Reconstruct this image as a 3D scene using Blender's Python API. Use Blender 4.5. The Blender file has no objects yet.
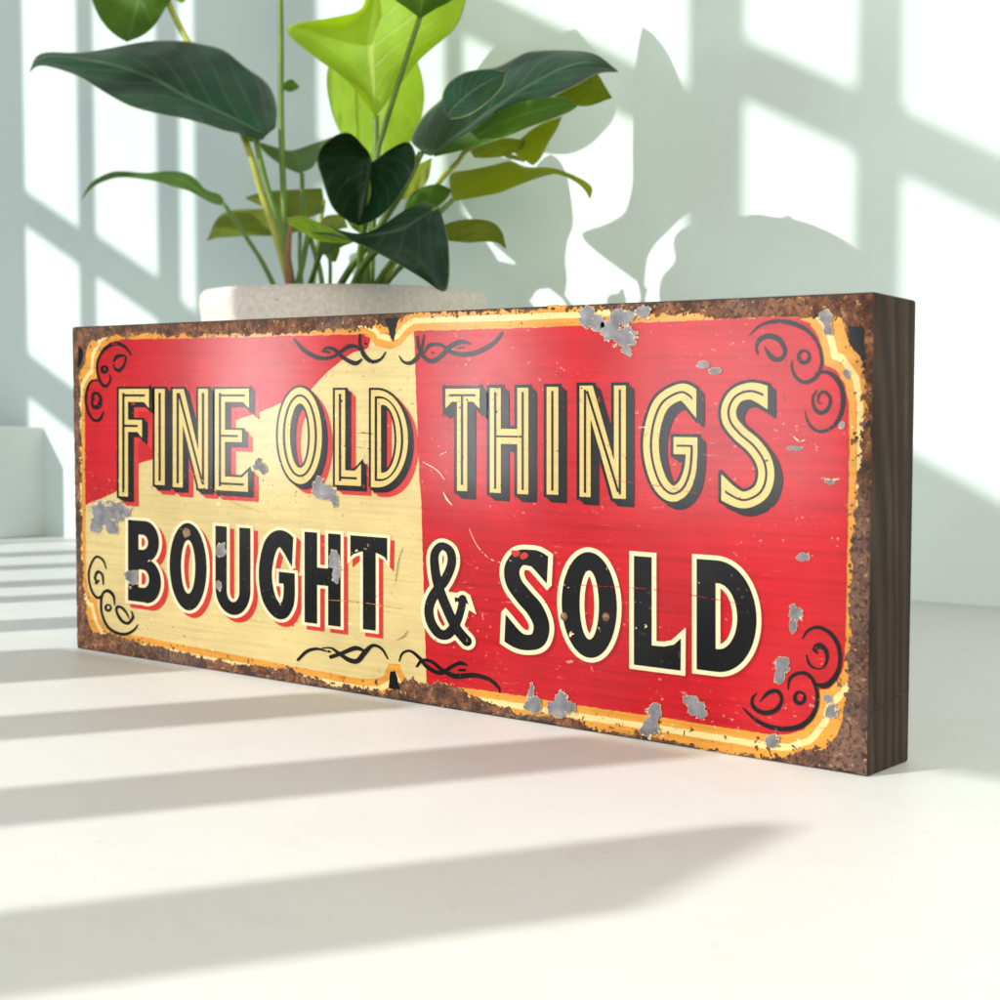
import bpy, math, random
import numpy as np
from mathutils import Matrix, Vector
from mathutils.geometry import delaunay_2d_cdt
from mathutils import geometry
random.seed(7); RNG = np.random.default_rng(11)
sc = bpy.context.scene
COL = sc.collection
H = 0.20                                   # height of the sign block in metres; all lengths below are in units of H

# ------------------------------------------------------------------ camera
F_PX, CX, CY, YAW, PIT, ROL = 1623.97, 500.0, 500.1, -0.6884, 0.0633, 0.0012
CAM = np.array([4.2210, -3.0500, 0.7852])
_cy, _sy, _cp, _sp = math.cos(YAW), math.sin(YAW), math.cos(PIT), math.sin(PIT)
FWD = np.array([_sy*_cp, _cy*_cp, -_sp]); _r = np.array([_cy, -_sy, 0.0]); _u = np.cross(_r, FWD)
RGT = _r*math.cos(ROL) + _u*math.sin(ROL); UPV = -_r*math.sin(ROL) + _u*math.cos(ROL)
cam_d = bpy.data.cameras.new('camera'); cam_d.sensor_width = 36; cam_d.lens = 36*F_PX/1000
cam_d.clip_start = 0.01; cam_d.clip_end = 200
cam_d.dof.use_dof = True; cam_d.dof.focus_distance = 4.0*H; cam_d.dof.aperture_fstop = 16
cam_o = bpy.data.objects.new('camera', cam_d); COL.objects.link(cam_o)
M = Matrix.Identity(4)
for i in range(3):
    M[i][0] = RGT[i]; M[i][1] = UPV[i]; M[i][2] = -FWD[i]; M[i][3] = CAM[i]*H
cam_o.matrix_world = M
sc.camera = cam_o

def ray(px, py):
    return FWD + RGT*((px-CX)/F_PX) - UPV*((py-CY)/F_PX)
def at(px, py, y):                         # the point of depth y (behind the sign's face) seen at a photo pixel
    d = ray(px, py); return CAM + d*((y-CAM[1])/d[1])
def on_floor(px, py):
    d = ray(px, py); return CAM + d*(-CAM[2]/d[2])
WALL_A, WALL_B = 2.68, 0.085               # wall plane y = A + B x
def on_wall(px, py):
    d = ray(px, py); n = np.array([-WALL_B, 1, 0]); return CAM + d*((WALL_A-CAM@n)/(d@n))
def face_uv(P):                            # photo pixels -> (u, v) on the sign's face, arrays
    P = np.asarray(P, float)
    d = FWD[None] + RGT[None]*((P[:, :1]-CX)/F_PX) - UPV[None]*((P[:, 1:2]-CY)/F_PX)
    q = CAM[None] + d*((0-CAM[1])/d[:, 1:2]); return q[:, [0, 2]]

# ------------------------------------------------------------------ world and lamps
w = bpy.data.worlds.new('World'); sc.world = w; w.use_nodes = True
bg = w.node_tree.nodes['Background']; bg.inputs[0].default_value = (0.91, 0.965, 1.0, 1); bg.inputs[1].default_value = 0.55
SUN = np.array([0.446, 0.895, -0.0]); SUN /= np.linalg.norm(SUN)
SUN = np.array([SUN[0]*math.cos(math.radians(30)), SUN[1]*math.cos(math.radians(30)), -math.sin(math.radians(30))])
LAMP = np.array([1.0, 0.0, 1.0]) - SUN*200
def lamp(name, kind, loc, target, energy, color, **kw):
    d = bpy.data.lights.new(name, kind); d.energy = energy; d.color = color
    for k, v in kw.items(): setattr(d, k, v)
    o = bpy.data.objects.new(name, d); COL.objects.link(o); o.location = Vector(np.asarray(loc)*H)
    o.rotation_euler = (Vector(np.asarray(target, float)) - Vector(np.asarray(loc, float))).to_track_quat('-Z', 'Y').to_euler()
    return o
lamp('window_light', 'SPOT', LAMP, (1, 0, 1), 79000, (1.0, 0.98, 0.93), spot_size=math.radians(5.2), spot_blend=0.05, shadow_soft_size=0.095)
lamp('warm_fill_lamp', 'AREA', (7.5, -4.5, 3.0), (1.2, 2.7, 1.5), 17.0, (1.0, 0.84, 0.62), shape='RECTANGLE', size=0.9, size_y=0.9)
# strip lamps added to the left, mirrored as soft bands in the sign's glossy paint
lamp('reflection_strip_lamp', 'AREA', (-6.9, -7.0, 0.78), (1.0, 0, 0.7), 0.38, (0.95, 0.98, 1.0), shape='RECTANGLE', spread=math.radians(56), size=0.15, size_y=0.30)
lamp('reflection_strip_lamp', 'AREA', (-4.25, -7.0, 0.78), (1.5, 0, 0.6), 0.34, (0.95, 0.98, 1.0), shape='RECTANGLE', spread=math.radians(56), size=0.15, size_y=0.30)
lamp('reflection_strip_lamp', 'AREA', (-1.9, -7.0, 0.78), (2.2, 0, 0.6), 0.44, (0.95, 0.98, 1.0), shape='RECTANGLE', spread=math.radians(56), size=0.30, size_y=0.30)

sc.view_settings.view_transform = 'Standard'; sc.view_settings.look = 'None'
sc.view_settings.exposure = 0; sc.view_settings.gamma = 1
sc.view_settings.use_curve_mapping = False
sc.cycles.max_bounces = 8; sc.cycles.transparent_max_bounces = 8

# ------------------------------------------------------------------ node helpers
def mat(name):
    m = bpy.data.materials.new(name); m.use_nodes = True
    nt = m.node_tree; return m, nt, nt.nodes['Principled BSDF']
def N(nt, t, **kw):
    n = nt.nodes.new(t)
    for k, v in kw.items():
        if k.startswith('i_'):
            k = k[2:]; n.inputs[int(k) if k.isdigit() else k.replace('_', ' ')].default_value = v
        else: setattr(n, k, v)
    return n
def obj_coord(nt, scale):
    tc = N(nt, 'ShaderNodeTexCoord'); mp = N(nt, 'ShaderNodeMapping'); mp.inputs['Scale'].default_value = scale
    nt.links.new(tc.outputs['Object'], mp.inputs['Vector']); return mp.outputs[0]
def noise(nt, vec, scale, detail=4, rough=0.55, out='Fac'):
    n = N(nt, 'ShaderNodeTexNoise'); n.inputs['Scale'].default_value = scale; n.inputs['Detail'].default_value = detail
    n.inputs['Roughness'].default_value = rough; nt.links.new(vec, n.inputs['Vector']); return n.outputs[out]
def ramp(nt, fac, stops, interp='LINEAR'):
    r = N(nt, 'ShaderNodeValToRGB'); r.color_ramp.interpolation = interp
    els = r.color_ramp.elements
    while len(els) < len(stops): els.new(0.5)
    for e, (p, c) in zip(els, stops):
        e.position = p; e.color = (c, c, c, 1) if isinstance(c, (int, float)) else (*c, 1)
    nt.links.new(fac, r.inputs[0]); return r.outputs[0]
def mix(nt, fac, a, b, mode='MIX'):
    n = N(nt, 'ShaderNodeMix', data_type='RGBA', blend_type=mode)
    for s, v in ((n.inputs[0], fac), (n.inputs[6], a), (n.inputs[7], b)):
        if isinstance(v, (int, float)): s.default_value = v
        elif isinstance(v, tuple): s.default_value = (*v, 1)
        else: nt.links.new(v, s)
    return n.outputs[2]
def bump(nt, bs, h, strength, dist):
    b = N(nt, 'ShaderNodeBump'); b.inputs['Strength'].default_value = strength; b.inputs['Distance'].default_value = dist
    nt.links.new(h, b.inputs['Height']); nt.links.new(b.outputs[0], bs.inputs['Normal'])

def paint(name, base, streak=0.10, speck=0.5, rough=0.13, grime=0.12, dark=(0.05, 0.035, 0.03), pale=None, coat=0.25):
    """old printed enamel: brush streaks along the board, pin-hole specks, scratches and blotchy fading, all in the board's own coordinates"""
    base = tuple(x*0.92 for x in base)
    m, nt, bs = mat(name)
    v1 = obj_coord(nt, (14, 14, 420)); v2 = obj_coord(nt, (1, 1, 1))
    st = ramp(nt, noise(nt, v1, 1.0, 6, 0.65), [(0.30, 1-streak*1.6), (0.5, 1.0), (0.72, 1+streak)])
    c = mix(nt, 1.0, base, st, 'MULTIPLY')
    bl = ramp(nt, noise(nt, v2, 17, 5, 0.6), [(0.35, 1-grime), (0.6, 1.0)])
    c = mix(nt, 1.0, c, bl, 'MULTIPLY')
    pale = pale or tuple(min(1, x*0.6+0.32) for x in base)
    v3 = obj_coord(nt, (70, 70, 900))
    sc_ = ramp(nt, noise(nt, v3, 1.0, 3, 0.6), [(0.655, 0.0), (0.70, 0.6*speck)])
    pm = ramp(nt, noise(nt, v2, 26, 3, 0.5), [(0.48, 0.0), (0.60, 1.0)])
    k = N(nt, 'ShaderNodeMath', operation='MULTIPLY'); nt.links.new(sc_, k.inputs[0]); nt.links.new(pm, k.inputs[1])
    c = mix(nt, k.outputs[0], c, pale)
    d1 = ramp(nt, noise(nt, v2, 420, 2, 0.5), [(0.665, 0.0), (0.70, 0.85*speck)])
    pm2 = ramp(nt, noise(nt, v2, 33, 3, 0.5), [(0.45, 0.0), (0.62, 1.0)])
    k2 = N(nt, 'ShaderNodeMath', operation='MULTIPLY'); nt.links.new(d1, k2.inputs[0]); nt.links.new(pm2, k2.inputs[1])
    c = mix(nt, k2.outputs[0], c, dark)
    d2 = ramp(nt, noise(nt, obj_coord(nt, (1, 1.7, 1.3)), 300, 2, 0.5), [(0.675, 0.0), (0.71, 0.75*speck)])
    k3 = N(nt, 'ShaderNodeMath', operation='MULTIPLY'); nt.links.new(d2, k3.inputs[0]); nt.links.new(pm, k3.inputs[1])
    c = mix(nt, k3.outputs[0], c, pale)
    nt.links.new(c, bs.inputs['Base Color'])
    nt.links.new(ramp(nt, noise(nt, v2, 60, 4), [(0.3, rough-0.01), (0.7, rough+0.02)]), bs.inputs['Roughness'])
    bs.inputs['Specular IOR Level'].default_value = 0.11
    bump(nt, bs, noise(nt, v1, 1.0, 5, 0.6), 0.03, 0.0003)
    return m

MAT = {}
MAT['red'] = paint('red_enamel', (0.37, 0.010, 0.015), streak=0.16, speck=0.9, grime=0.2, dark=(0.10, 0.02, 0.02), pale=(0.50, 0.20, 0.17))
MAT['cream'] = paint('cream_enamel', (0.475, 0.380, 0.172), streak=0.10, speck=0.8, grime=0.14, pale=(0.6, 0.52, 0.33))
MAT['letter_yellow'] = paint('yellow_lettering', (0.49, 0.37, 0.135), streak=0.06, speck=0.7)
MAT['black'] = paint('black_lettering', (0.005, 0.005, 0.0055), streak=0.1, speck=0.35, grime=0.1, pale=(0.12, 0.11, 0.10), dark=(0.002, 0.002, 0.002))
MAT['outline_cream'] = paint('pale_outline', (0.62, 0.53, 0.34), streak=0.04, speck=0.4)
MAT['shadow_red'] = paint('red_letter_shadow', (0.42, 0.026, 0.024), streak=0.06, speck=0.4)
MAT['deep_red'] = paint('deep_red_shadow', (0.25, 0.008, 0.012), streak=0.06, speck=0.5)
MAT['orange'] = paint('orange_border', (0.53, 0.235, 0.036), streak=0.14, speck=1.0, grime=0.22)
MAT['pale'] = paint('pale_border_line', (0.60, 0.47, 0.21), streak=0.12, speck=1.0, grime=0.2)

def make_rust():
    m, nt, bs = mat('rusted_tin')
    v = obj_coord(nt, (1, 1, 1))
    n1 = noise(nt, v, 90, 8, 0.75); n2 = noise(nt, v, 430, 4, 0.7); n3 = noise(nt, v, 16, 4, 0.5)
    c = ramp(nt, n1, [(0.34, (0.010, 0.006, 0.005)), (0.44, (0.055, 0.021, 0.010)), (0.52, (0.125, 0.048, 0.020)), (0.60, (0.19, 0.085, 0.042)), (0.72, (0.28, 0.17, 0.11))])
    g = ramp(nt, n3, [(0.48, 0.0), (0.64, 0.5)])
    c = mix(nt, g, c, (0.125, 0.088, 0.078))
    f = ramp(nt, n2, [(0.40, 0.9), (0.50, 0.0)])
    c = mix(nt, f, c, (0.022, 0.014, 0.012))
    f2 = ramp(nt, noise(nt, v, 330, 4, 0.65), [(0.60, 0.0), (0.66, 0.8)])
    c = mix(nt, f2, c, (0.36, 0.22, 0.085))
    nt.links.new(c, bs.inputs['Base Color'])
    nt.links.new(ramp(nt, n2, [(0.3, 0.45), (0.7, 0.75)]), bs.inputs['Roughness']); bs.inputs['Specular IOR Level'].default_value = 0.15
    bump(nt, bs, n2, 0.35, 0.0006)
    return m
MAT['rust'] = make_rust()
def make_tin():
    m, nt, bs = mat('bare_grey_tin')
    v = obj_coord(nt, (1, 1, 1))
    c = ramp(nt, noise(nt, v, 120, 6, 0.65), [(0.3, (0.05, 0.047, 0.052)), (0.5, (0.105, 0.10, 0.11)), (0.7, (0.18, 0.173, 0.18))])
    nt.links.new(c, bs.inputs['Base Color']); bs.inputs['Roughness'].default_value = 0.42; bs.inputs['Metallic'].default_value = 0.25
    bump(nt, bs, noise(nt, v, 200, 4), 0.25, 0.0004)
    return m
MAT['tin'] = make_tin()
def make_wood():
    m, nt, bs = mat('dark_walnut_block')
    v = obj_coord(nt, (30, 30, 3.2)); v2 = obj_coord(nt, (1, 1, 1))
    wv = N(nt, 'ShaderNodeTexWave', wave_type='RINGS'); wv.inputs['Scale'].default_value = 1.4; wv.inputs['Distortion'].default_value = 5; wv.inputs['Detail'].default_value = 4; wv.inputs['Detail Scale'].default_value = 1.5
    nt.links.new(v, wv.inputs['Vector'])
    c = ramp(nt, wv.outputs['Fac'], [(0.0, (0.028, 0.017, 0.012)), (0.5, (0.041, 0.027, 0.019)), (1.0, (0.056, 0.038, 0.028))])
    g = ramp(nt, noise(nt, v, 8, 5, 0.6), [(0.35, 0.72), (0.65, 1.1)])
    c = mix(nt, 1.0, c, g, 'MULTIPLY')
    c = mix(nt, 1.0, c, ramp(nt, noise(nt, v2, 14, 3), [(0.35, 0.8), (0.65, 1.15)]), 'MULTIPLY')
    nt.links.new(c, bs.inputs['Base Color']); bs.inputs['Roughness'].default_value = 0.55; bs.inputs['Specular IOR Level'].default_value = 0.2
    bump(nt, bs, noise(nt, v, 8, 5, 0.6), 0.12, 0.0005)
    return m
MAT['wood'] = make_wood()
def plain(name, col, rough=0.5, nscale=30, amt=0.06, bumpd=0.0, bscale=200):
    m, nt, bs = mat(name); v = obj_coord(nt, (1, 1, 1))
    f = ramp(nt, noise(nt, v, nscale, 5), [(0.3, 1-amt), (0.7, 1+amt)])
    nt.links.new(mix(nt, 1.0, col, f, 'MULTIPLY'), bs.inputs['Base Color'])
    bs.inputs['Roughness'].default_value = rough
    if bumpd: bump(nt, bs, noise(nt, v, bscale, 5), 0.3, bumpd)
    return m
MAT['wall'] = plain('pale_teal_wall_paint', (0.63, 0.748, 0.742), 0.75, 4, 0.03, 0.0010, 70)
MAT['skirting'] = plain('grey_green_woodwork_paint', (0.60, 0.66, 0.65), 0.5, 20, 0.03)
MAT['gobo'] = plain('dark_gobo_paint', (0.16, 0.155, 0.15), 0.6)
MAT['nail'] = plain('rusty_nail_iron', (0.14, 0.065, 0.028), 0.5, 400, 0.5, 0.0004, 500)
MAT['soil'] = plain('potting_soil', (0.035, 0.024, 0.016), 0.9, 150, 0.5, 0.003, 120)
def make_floor():
    m, nt, bs = mat('white_plaster_table')
    v = obj_coord(nt, (1, 1, 1))
    f = ramp(nt, noise(nt, v, 7, 6, 0.6), [(0.3, 0.965), (0.7, 1.02)])
    c = mix(nt, 1.0, (0.675, 0.685, 0.67), f, 'MULTIPLY')
    f2 = ramp(nt, noise(nt, v, 260, 2), [(0.69, 0.0), (0.73, 0.5)])
    c = mix(nt, f2, c, (0.45, 0.43, 0.40))
    sm = ramp(nt, noise(nt, obj_coord(nt, (1, 2.2, 1)), 22, 7, 0.7), [(0.52, 0.0), (0.72, 0.22)])
    c = mix(nt, sm, c, (0.56, 0.54, 0.50))
    nt.links.new(c, bs.inputs['Base Color']); bs.inputs['Roughness'].default_value = 0.5
    bs.inputs['Specular IOR Level'].default_value = 0.35
    bump(nt, bs, noise(nt, v, 90, 5, 0.6), 0.12, 0.0006)
    return m
MAT['floor'] = make_floor()
def make_pot():
    m, nt, bs = mat('speckled_stoneware')
    v = obj_coord(nt, (1, 1, 1))
    c = ramp(nt, noise(nt, v, 320, 3, 0.6), [(0.35, (0.56, 0.52, 0.46)), (0.55, (0.64, 0.60, 0.54)), (0.7, (0.71, 0.675, 0.62))])
    f = ramp(nt, noise(nt, v, 190, 2), [(0.71, 0.0), (0.75, 0.4)])
    c = mix(nt, f, c, (0.26, 0.22, 0.18))
    nt.links.new(c, bs.inputs['Base Color']); bs.inputs['Roughness'].default_value = 0.8
    bump(nt, bs, noise(nt, v, 260, 4), 0.3, 0.0008)
    return m
MAT['pot'] = make_pot()
def make_leaf(name, top, vein, trans, tcol, rough=0.33):
    m, nt, bs = mat(name)
    uv = N(nt, 'ShaderNodeUVMap'); sp = N(nt, 'ShaderNodeSeparateXYZ'); nt.links.new(uv.outputs[0], sp.inputs[0])
    # u runs base to tip, v = -1..1 from edge to edge; side veins sweep from the midrib to the tip
    ab = N(nt, 'ShaderNodeMath', operation='ABSOLUTE'); nt.links.new(sp.outputs[1], ab.inputs[0])
    a = N(nt, 'ShaderNodeMath', operation='MULTIPLY_ADD'); nt.links.new(ab.outputs[0], a.inputs[0]); a.inputs[1].default_value = -0.34; nt.links.new(sp.outputs[0], a.inputs[2])
    s = N(nt, 'ShaderNodeMath', operation='MULTIPLY'); nt.links.new(a.outputs[0], s.inputs[0]); s.inputs[1].default_value = 52
    sn = N(nt, 'ShaderNodeMath', operation='SINE'); nt.links.new(s.outputs[0], sn.inputs[0])
    vf = ramp(nt, sn.outputs[0], [(0.0, 0.0), (0.75, 0.0), (1.0, 0.30)])
    v = obj_coord(nt, (1, 1, 1)); f = ramp(nt, noise(nt, v, 28, 5), [(0.3, 0.62), (0.7, 1.32)])
    c = mix(nt, 1.0, top, f, 'MULTIPLY'); c = mix(nt, vf, c, vein)
    mf = ramp(nt, ab.outputs[0], [(0.0, 0.85), (0.03, 0.7), (0.06, 0.0)])
    c = mix(nt, mf, c, vein)
    c = mix(nt, ramp(nt, ab.outputs[0], [(0.955, 0.0), (1.0, 0.75)]), c, (0.30, 0.32, 0.12))
    c = mix(nt, ramp(nt, noise(nt, v, 95, 3, 0.5), [(0.70, 0.0), (0.75, 0.6)]), c, (0.20, 0.16, 0.05))
    nt.links.new(c, bs.inputs['Base Color']); bs.inputs['Roughness'].default_value = rough; bs.inputs['Specular IOR Level'].default_value = 0.24
    hh = N(nt, 'ShaderNodeMath', operation='ADD'); nt.links.new(vf, hh.inputs[0]); nt.links.new(mf, hh.inputs[1])
    bump(nt, bs, hh.outputs[0], 0.5, -0.0012)
    tr = N(nt, 'ShaderNodeBsdfTranslucent'); tc = mix(nt, vf, tcol, tuple(x*0.7 for x in tcol)); nt.links.new(tc, tr.inputs[0])
    ms = N(nt, 'ShaderNodeMixShader'); ms.inputs[0].default_value = trans
    nt.links.new(bs.outputs[0], ms.inputs[1]); nt.links.new(tr.outputs[0], ms.inputs[2])
    # a thin blade lets a little tinted light straight through
    tp = N(nt, 'ShaderNodeBsdfTransparent'); tp.inputs[0].default_value = (0.80, 0.88, 0.12, 1)
    m2 = N(nt, 'ShaderNodeMixShader'); m2.inputs[0].default_value = 0.05 + 0.16*trans
    nt.links.new(ms.outputs[0], m2.inputs[1]); nt.links.new(tp.outputs[0], m2.inputs[2])
    nt.links.new(m2.outputs[0], nt.nodes['Material Output'].inputs['Surface'])
    return m
MAT['leaf_dark'] = make_leaf('dark_green_leaf', (0.008, 0.042, 0.018), (0.06, 0.105, 0.06), 0.12, (0.06, 0.16, 0.012), 0.38)
MAT['leaf_mid'] = make_leaf('green_leaf', (0.055, 0.135, 0.018), (0.16, 0.25, 0.06), 0.4, (0.30, 0.50, 0.03), 0.42)
MAT['leaf_light'] = make_leaf('light_green_leaf', (0.22, 0.36, 0.045), (0.46, 0.56, 0.18), 0.52, (0.85, 1.0, 0.07), 0.4)  # light green raised to carry the backlit glow in its colour
MAT['leaf_olive'] = make_leaf('olive_leaf', (0.13, 0.165, 0.022), (0.22, 0.26, 0.06), 0.5, (0.46, 0.52, 0.03), 0.45)
MAT['leaf_yellow'] = make_leaf('yellow_green_leaf', (0.24, 0.30, 0.025), (0.36, 0.40, 0.07), 0.5, (0.62, 0.68, 0.04), 0.42)  # brighter base colour stands in for the glow of backlit blades
MAT['stem_green'] = plain('green_stem', (0.10, 0.19, 0.018), 0.4, 60, 0.2)
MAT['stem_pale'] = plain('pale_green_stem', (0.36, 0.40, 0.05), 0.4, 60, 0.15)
MAT['stem_brown'] = plain('brown_stem_sheath', (0.26, 0.13, 0.05), 0.6, 90, 0.3)

# ------------------------------------------------------------------ object helpers
def tag(o, label=None, cat=None, group=None, kind=None):
    for k, v in (('label', label), ('category', cat), ('group', group), ('kind', kind)):
        if v: o[k] = v
    return o
def link(name, me, m, parent=None, smooth=False):
    o = bpy.data.objects.new(name, me); COL.objects.link(o)
    for x in (m if isinstance(m, (list, tuple)) else [m]): me.materials.append(x)
    if parent: o.parent = parent
    if smooth: me.polygons.foreach_set('use_smooth', [True]*len(me.polygons))
    return o
def empty(name, label, cat, loc=(0, 0, 0), group=None):
    o = bpy.data.objects.new(name, None); COL.objects.link(o); o.location = Vector(loc)*H; o.empty_display_size = 0.02
    return tag(o, label, cat, group)
def mesh(name, V, F):
    me = bpy.data.meshes.new(name); me.from_pydata([tuple(map(float, v)) for v in V], [], F); me.update(); return me
def bevel(o, w, seg=3):
    b = o.modifiers.new('bevel', 'BEVEL'); b.width = w; b.segments = seg; b.limit_method = 'ANGLE'; b.harden_normals = False

# ---- signed distance fields on a grid and filled outlines
def fbm(shape, cell, octaves=4, gain=0.55, seed=0):
    r = np.random.default_rng(seed); out = np.zeros(shape); amp = 1; tot = 0
    yy, xx = np.mgrid[0:shape[0], 0:shape[1]].astype(float)
    for o in range(octaves):
        c = max(cell/2**o, 1.0)
        gy, gx = int(shape[0]/c)+3, int(shape[1]/c)+3
        g = r.random((gy, gx))*2-1
        fy, fx = yy/c, xx/c; iy, ix = fy.astype(int), fx.astype(int); ty, tx = fy-iy, fx-ix
        ty = ty*ty*(3-2*ty); tx = tx*tx*(3-2*tx)
        out += amp*((g[iy, ix]*(1-tx)+g[iy, ix+1]*tx)*(1-ty)+(g[iy+1, ix]*(1-tx)+g[iy+1, ix+1]*tx)*ty)
        tot += amp; amp *= gain
    return out/tot
def sd_poly(X, Y, P):
    P = np.asarray(P, float); d = np.full(X.shape, 1e9); ins = np.zeros(X.shape, bool)
    for (ax, ay), (bx, by) in zip(P, np.roll(P, -1, 0)):
        ex, ey = bx-ax, by-ay; L = ex*ex+ey*ey
        if L < 1e-12: continue
        t = np.clip(((X-ax)*ex+(Y-ay)*ey)/L, 0, 1)
        np.minimum(d, (X-ax-t*ex)**2+(Y-ay-t*ey)**2, out=d)
        c = (ay > Y) != (by > Y)
        if abs(ey) > 1e-12: ins ^= c & (X < ax+(Y-ay)*ex/ey)
    d = np.sqrt(d); return np.where(ins, -d, d)
def spline(P, n=10):
    P = np.asarray(P, float); Q = np.vstack([2*P[0]-P[1], P, 2*P[-1]-P[-2]]); out = []
    for i in range(1, len(Q)-2):
        p0, p1, p2, p3 = Q[i-1:i+3]
        for t in np.linspace(0, 1, n, endpoint=False):
            out.append(0.5*((2*p1)+(-p0+p2)*t+(2*p0-5*p1+4*p2-p3)*t*t+(-p0+3*p1-3*p2+p3)*t**3))
    out.append(P[-1]); return np.array(out)
def stroke(P, n=8):          # (x, y, half width) -> outline polygon
    S = spline(P, n); c = S[:, :2]; hw = S[:, 2]
    t = np.gradient(c, axis=0); t /= np.linalg.norm(t, axis=1)[:, None]+1e-9
    nrm = np.stack([-t[:, 1], t[:, 0]], 1)
    return np.vstack([c+nrm*hw[:, None], (c-nrm*hw[:, None])[::-1]])
def sd_stroke(X, Y, P, n=8):               # round brush of varying width, may cross itself
    S = spline(P, n); d = np.full(X.shape, 1e9)
    for (ax, ay, aw), (bx, by, bw) in zip(S[:-1], S[1:]):
        ex, ey = bx-ax, by-ay; L = ex*ex+ey*ey+1e-12
        t = np.clip(((X-ax)*ex+(Y-ay)*ey)/L, 0, 1)
        np.minimum(d, np.hypot(X-ax-t*ex, Y-ay-t*ey)-(aw+(bw-aw)*t), out=d)
    return d
def rect(a, b, c, d): return [(a, b), (c, b), (c, d), (a, d)]
def ell(cx, cy, rx, ry, a0=0, a1=360, n=56):
    A = np.radians(np.linspace(a0, a1, n, endpoint=(a1-a0) < 360)); return np.stack([cx+rx*np.cos(A), cy+ry*np.sin(A)], 1)
def shift(f, dx, dy, step):                # move a field right / down by whole cells
    ix, iy = int(round(dx/step)), int(round(dy/step))
    return np.pad(f, ((iy, 0), (ix, 0)), mode='edge')[:f.shape[0], :f.shape[1]]
def contour(f, eps=0.03):
    f = np.pad(f, 1, constant_values=1e3); ny, nx = f.shape; s = f < 0
    hid = np.arange(ny*(nx-1)).reshape(ny, nx-1); vid = ny*(nx-1)+np.arange((ny-1)*nx).reshape(ny-1, nx)
    a, b, c, d = s[:-1, :-1], s[:-1, 1:], s[1:, 1:], s[1:, :-1]
    code = a*1+b*2+c*4+d*8
    T, R, B, L = hid[:-1], vid[:, 1:], hid[1:], vid[:, :-1]; E = []
    tab = {1: [(L, T)], 2: [(T, R)], 3: [(L, R)], 4: [(R, B)], 5: [(L, T), (R, B)], 6: [(T, B)], 7: [(L, B)], 8: [(L, B)], 9: [(T, B)],
           10: [(T, R), (L, B)], 11: [(R, B)], 12: [(L, R)], 13: [(T, R)], 14: [(L, T)]}
    for k, prs in tab.items():
        mk = code == k
        for p, q in prs: E.append(np.stack([p[mk], q[mk]], 1))
    E = np.vstack(E)
    ids, inv = np.unique(E, return_inverse=True); E = inv.reshape(E.shape)
    V = np.zeros((len(ids), 2)); h = ids < ny*(nx-1)
    j, i = np.divmod(ids[h], nx-1); f0, f1 = f[j, i], f[j, i+1]; t = np.clip(f0/(f0-f1), eps, 1-eps); V[h] = np.stack([i+t, j], 1)
    j, i = np.divmod(ids[~h]-ny*(nx-1), nx); f0, f1 = f[j, i], f[j+1, i]; t = np.clip(f0/(f0-f1), eps, 1-eps); V[~h] = np.stack([i, j+t], 1)
    return V-1, E
def fill(f):                               # triangles covering f < 0, vertices in grid units
    V, E = contour(f)
    if len(V) < 3: return None
    vo, _, fo, *_ = delaunay_2d_cdt([Vector(v) for v in V], E.tolist(), [], 0, 1e-6)
    vo = np.array([tuple(v) for v in vo]); fo = np.array(fo)
    c = vo[fo].mean(1); ny, nx = f.shape
    ix = np.clip(c[:, 0].astype(int), 0, nx-2); iy = np.clip(c[:, 1].astype(int), 0, ny-2); tx = np.clip(c[:, 0]-ix, 0, 1); ty = np.clip(c[:, 1]-iy, 0, 1)
    val = (f[iy, ix]*(1-tx)+f[iy, ix+1]*tx)*(1-ty)+(f[iy+1, ix]*(1-tx)+f[iy+1, ix+1]*tx)*ty
    return vo, fo[val < 0]

# ------------------------------------------------------------------ setting: floor, wall
def grid_plane(name, P, m):
    return link(name, mesh(name, np.array(P)*H, [(0, 1, 2, 3)]), m)
flo = grid_plane('table_top', [(-26, -14, 0), (26, -14, 0), (26, 9, 0), (-26, 9, 0)], MAT['floor']); tag(flo, kind='structure')
def wy(x): return WALL_A+WALL_B*x
V = []
for x in (-16, 14):
    for dy in (0, 0.6):
        for z in (-0.2, 8): V.append((x*H, (wy(x)+dy)*H, z*H))
wall = link('wall', mesh('wall', V, [(0, 1, 5, 4), (2, 6, 7, 3), (0, 4, 6, 2), (1, 3, 7, 5), (0, 2, 3, 1), (4, 5, 7, 6)]), MAT['wall'])
tag(wall, kind='structure')
# white skirting that stops short on the left of the picture
def box_pts(P0, P1, h0, h1): pass
xe = on_wall(45.5, 536)[0]; zt = 0.615
V = []
for x in (-12, xe):
    for dy in (-0.34, 0.05):
        for z in (0.0, zt): V.append((x*H, (wy(x)+dy)*H, z*H))
sk = link('skirting_board', mesh('skirting_board', V, [(0, 1, 5, 4), (2, 6, 7, 3), (0, 4, 6, 2), (1, 3, 7, 5), (0, 2, 3, 1), (4, 5, 7, 6)]), MAT['skirting'])
bevel(sk, 0.012*H, 3); tag(sk, 'low pale skirting block at the foot of the teal wall, left of the sign', 'skirting')

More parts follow.
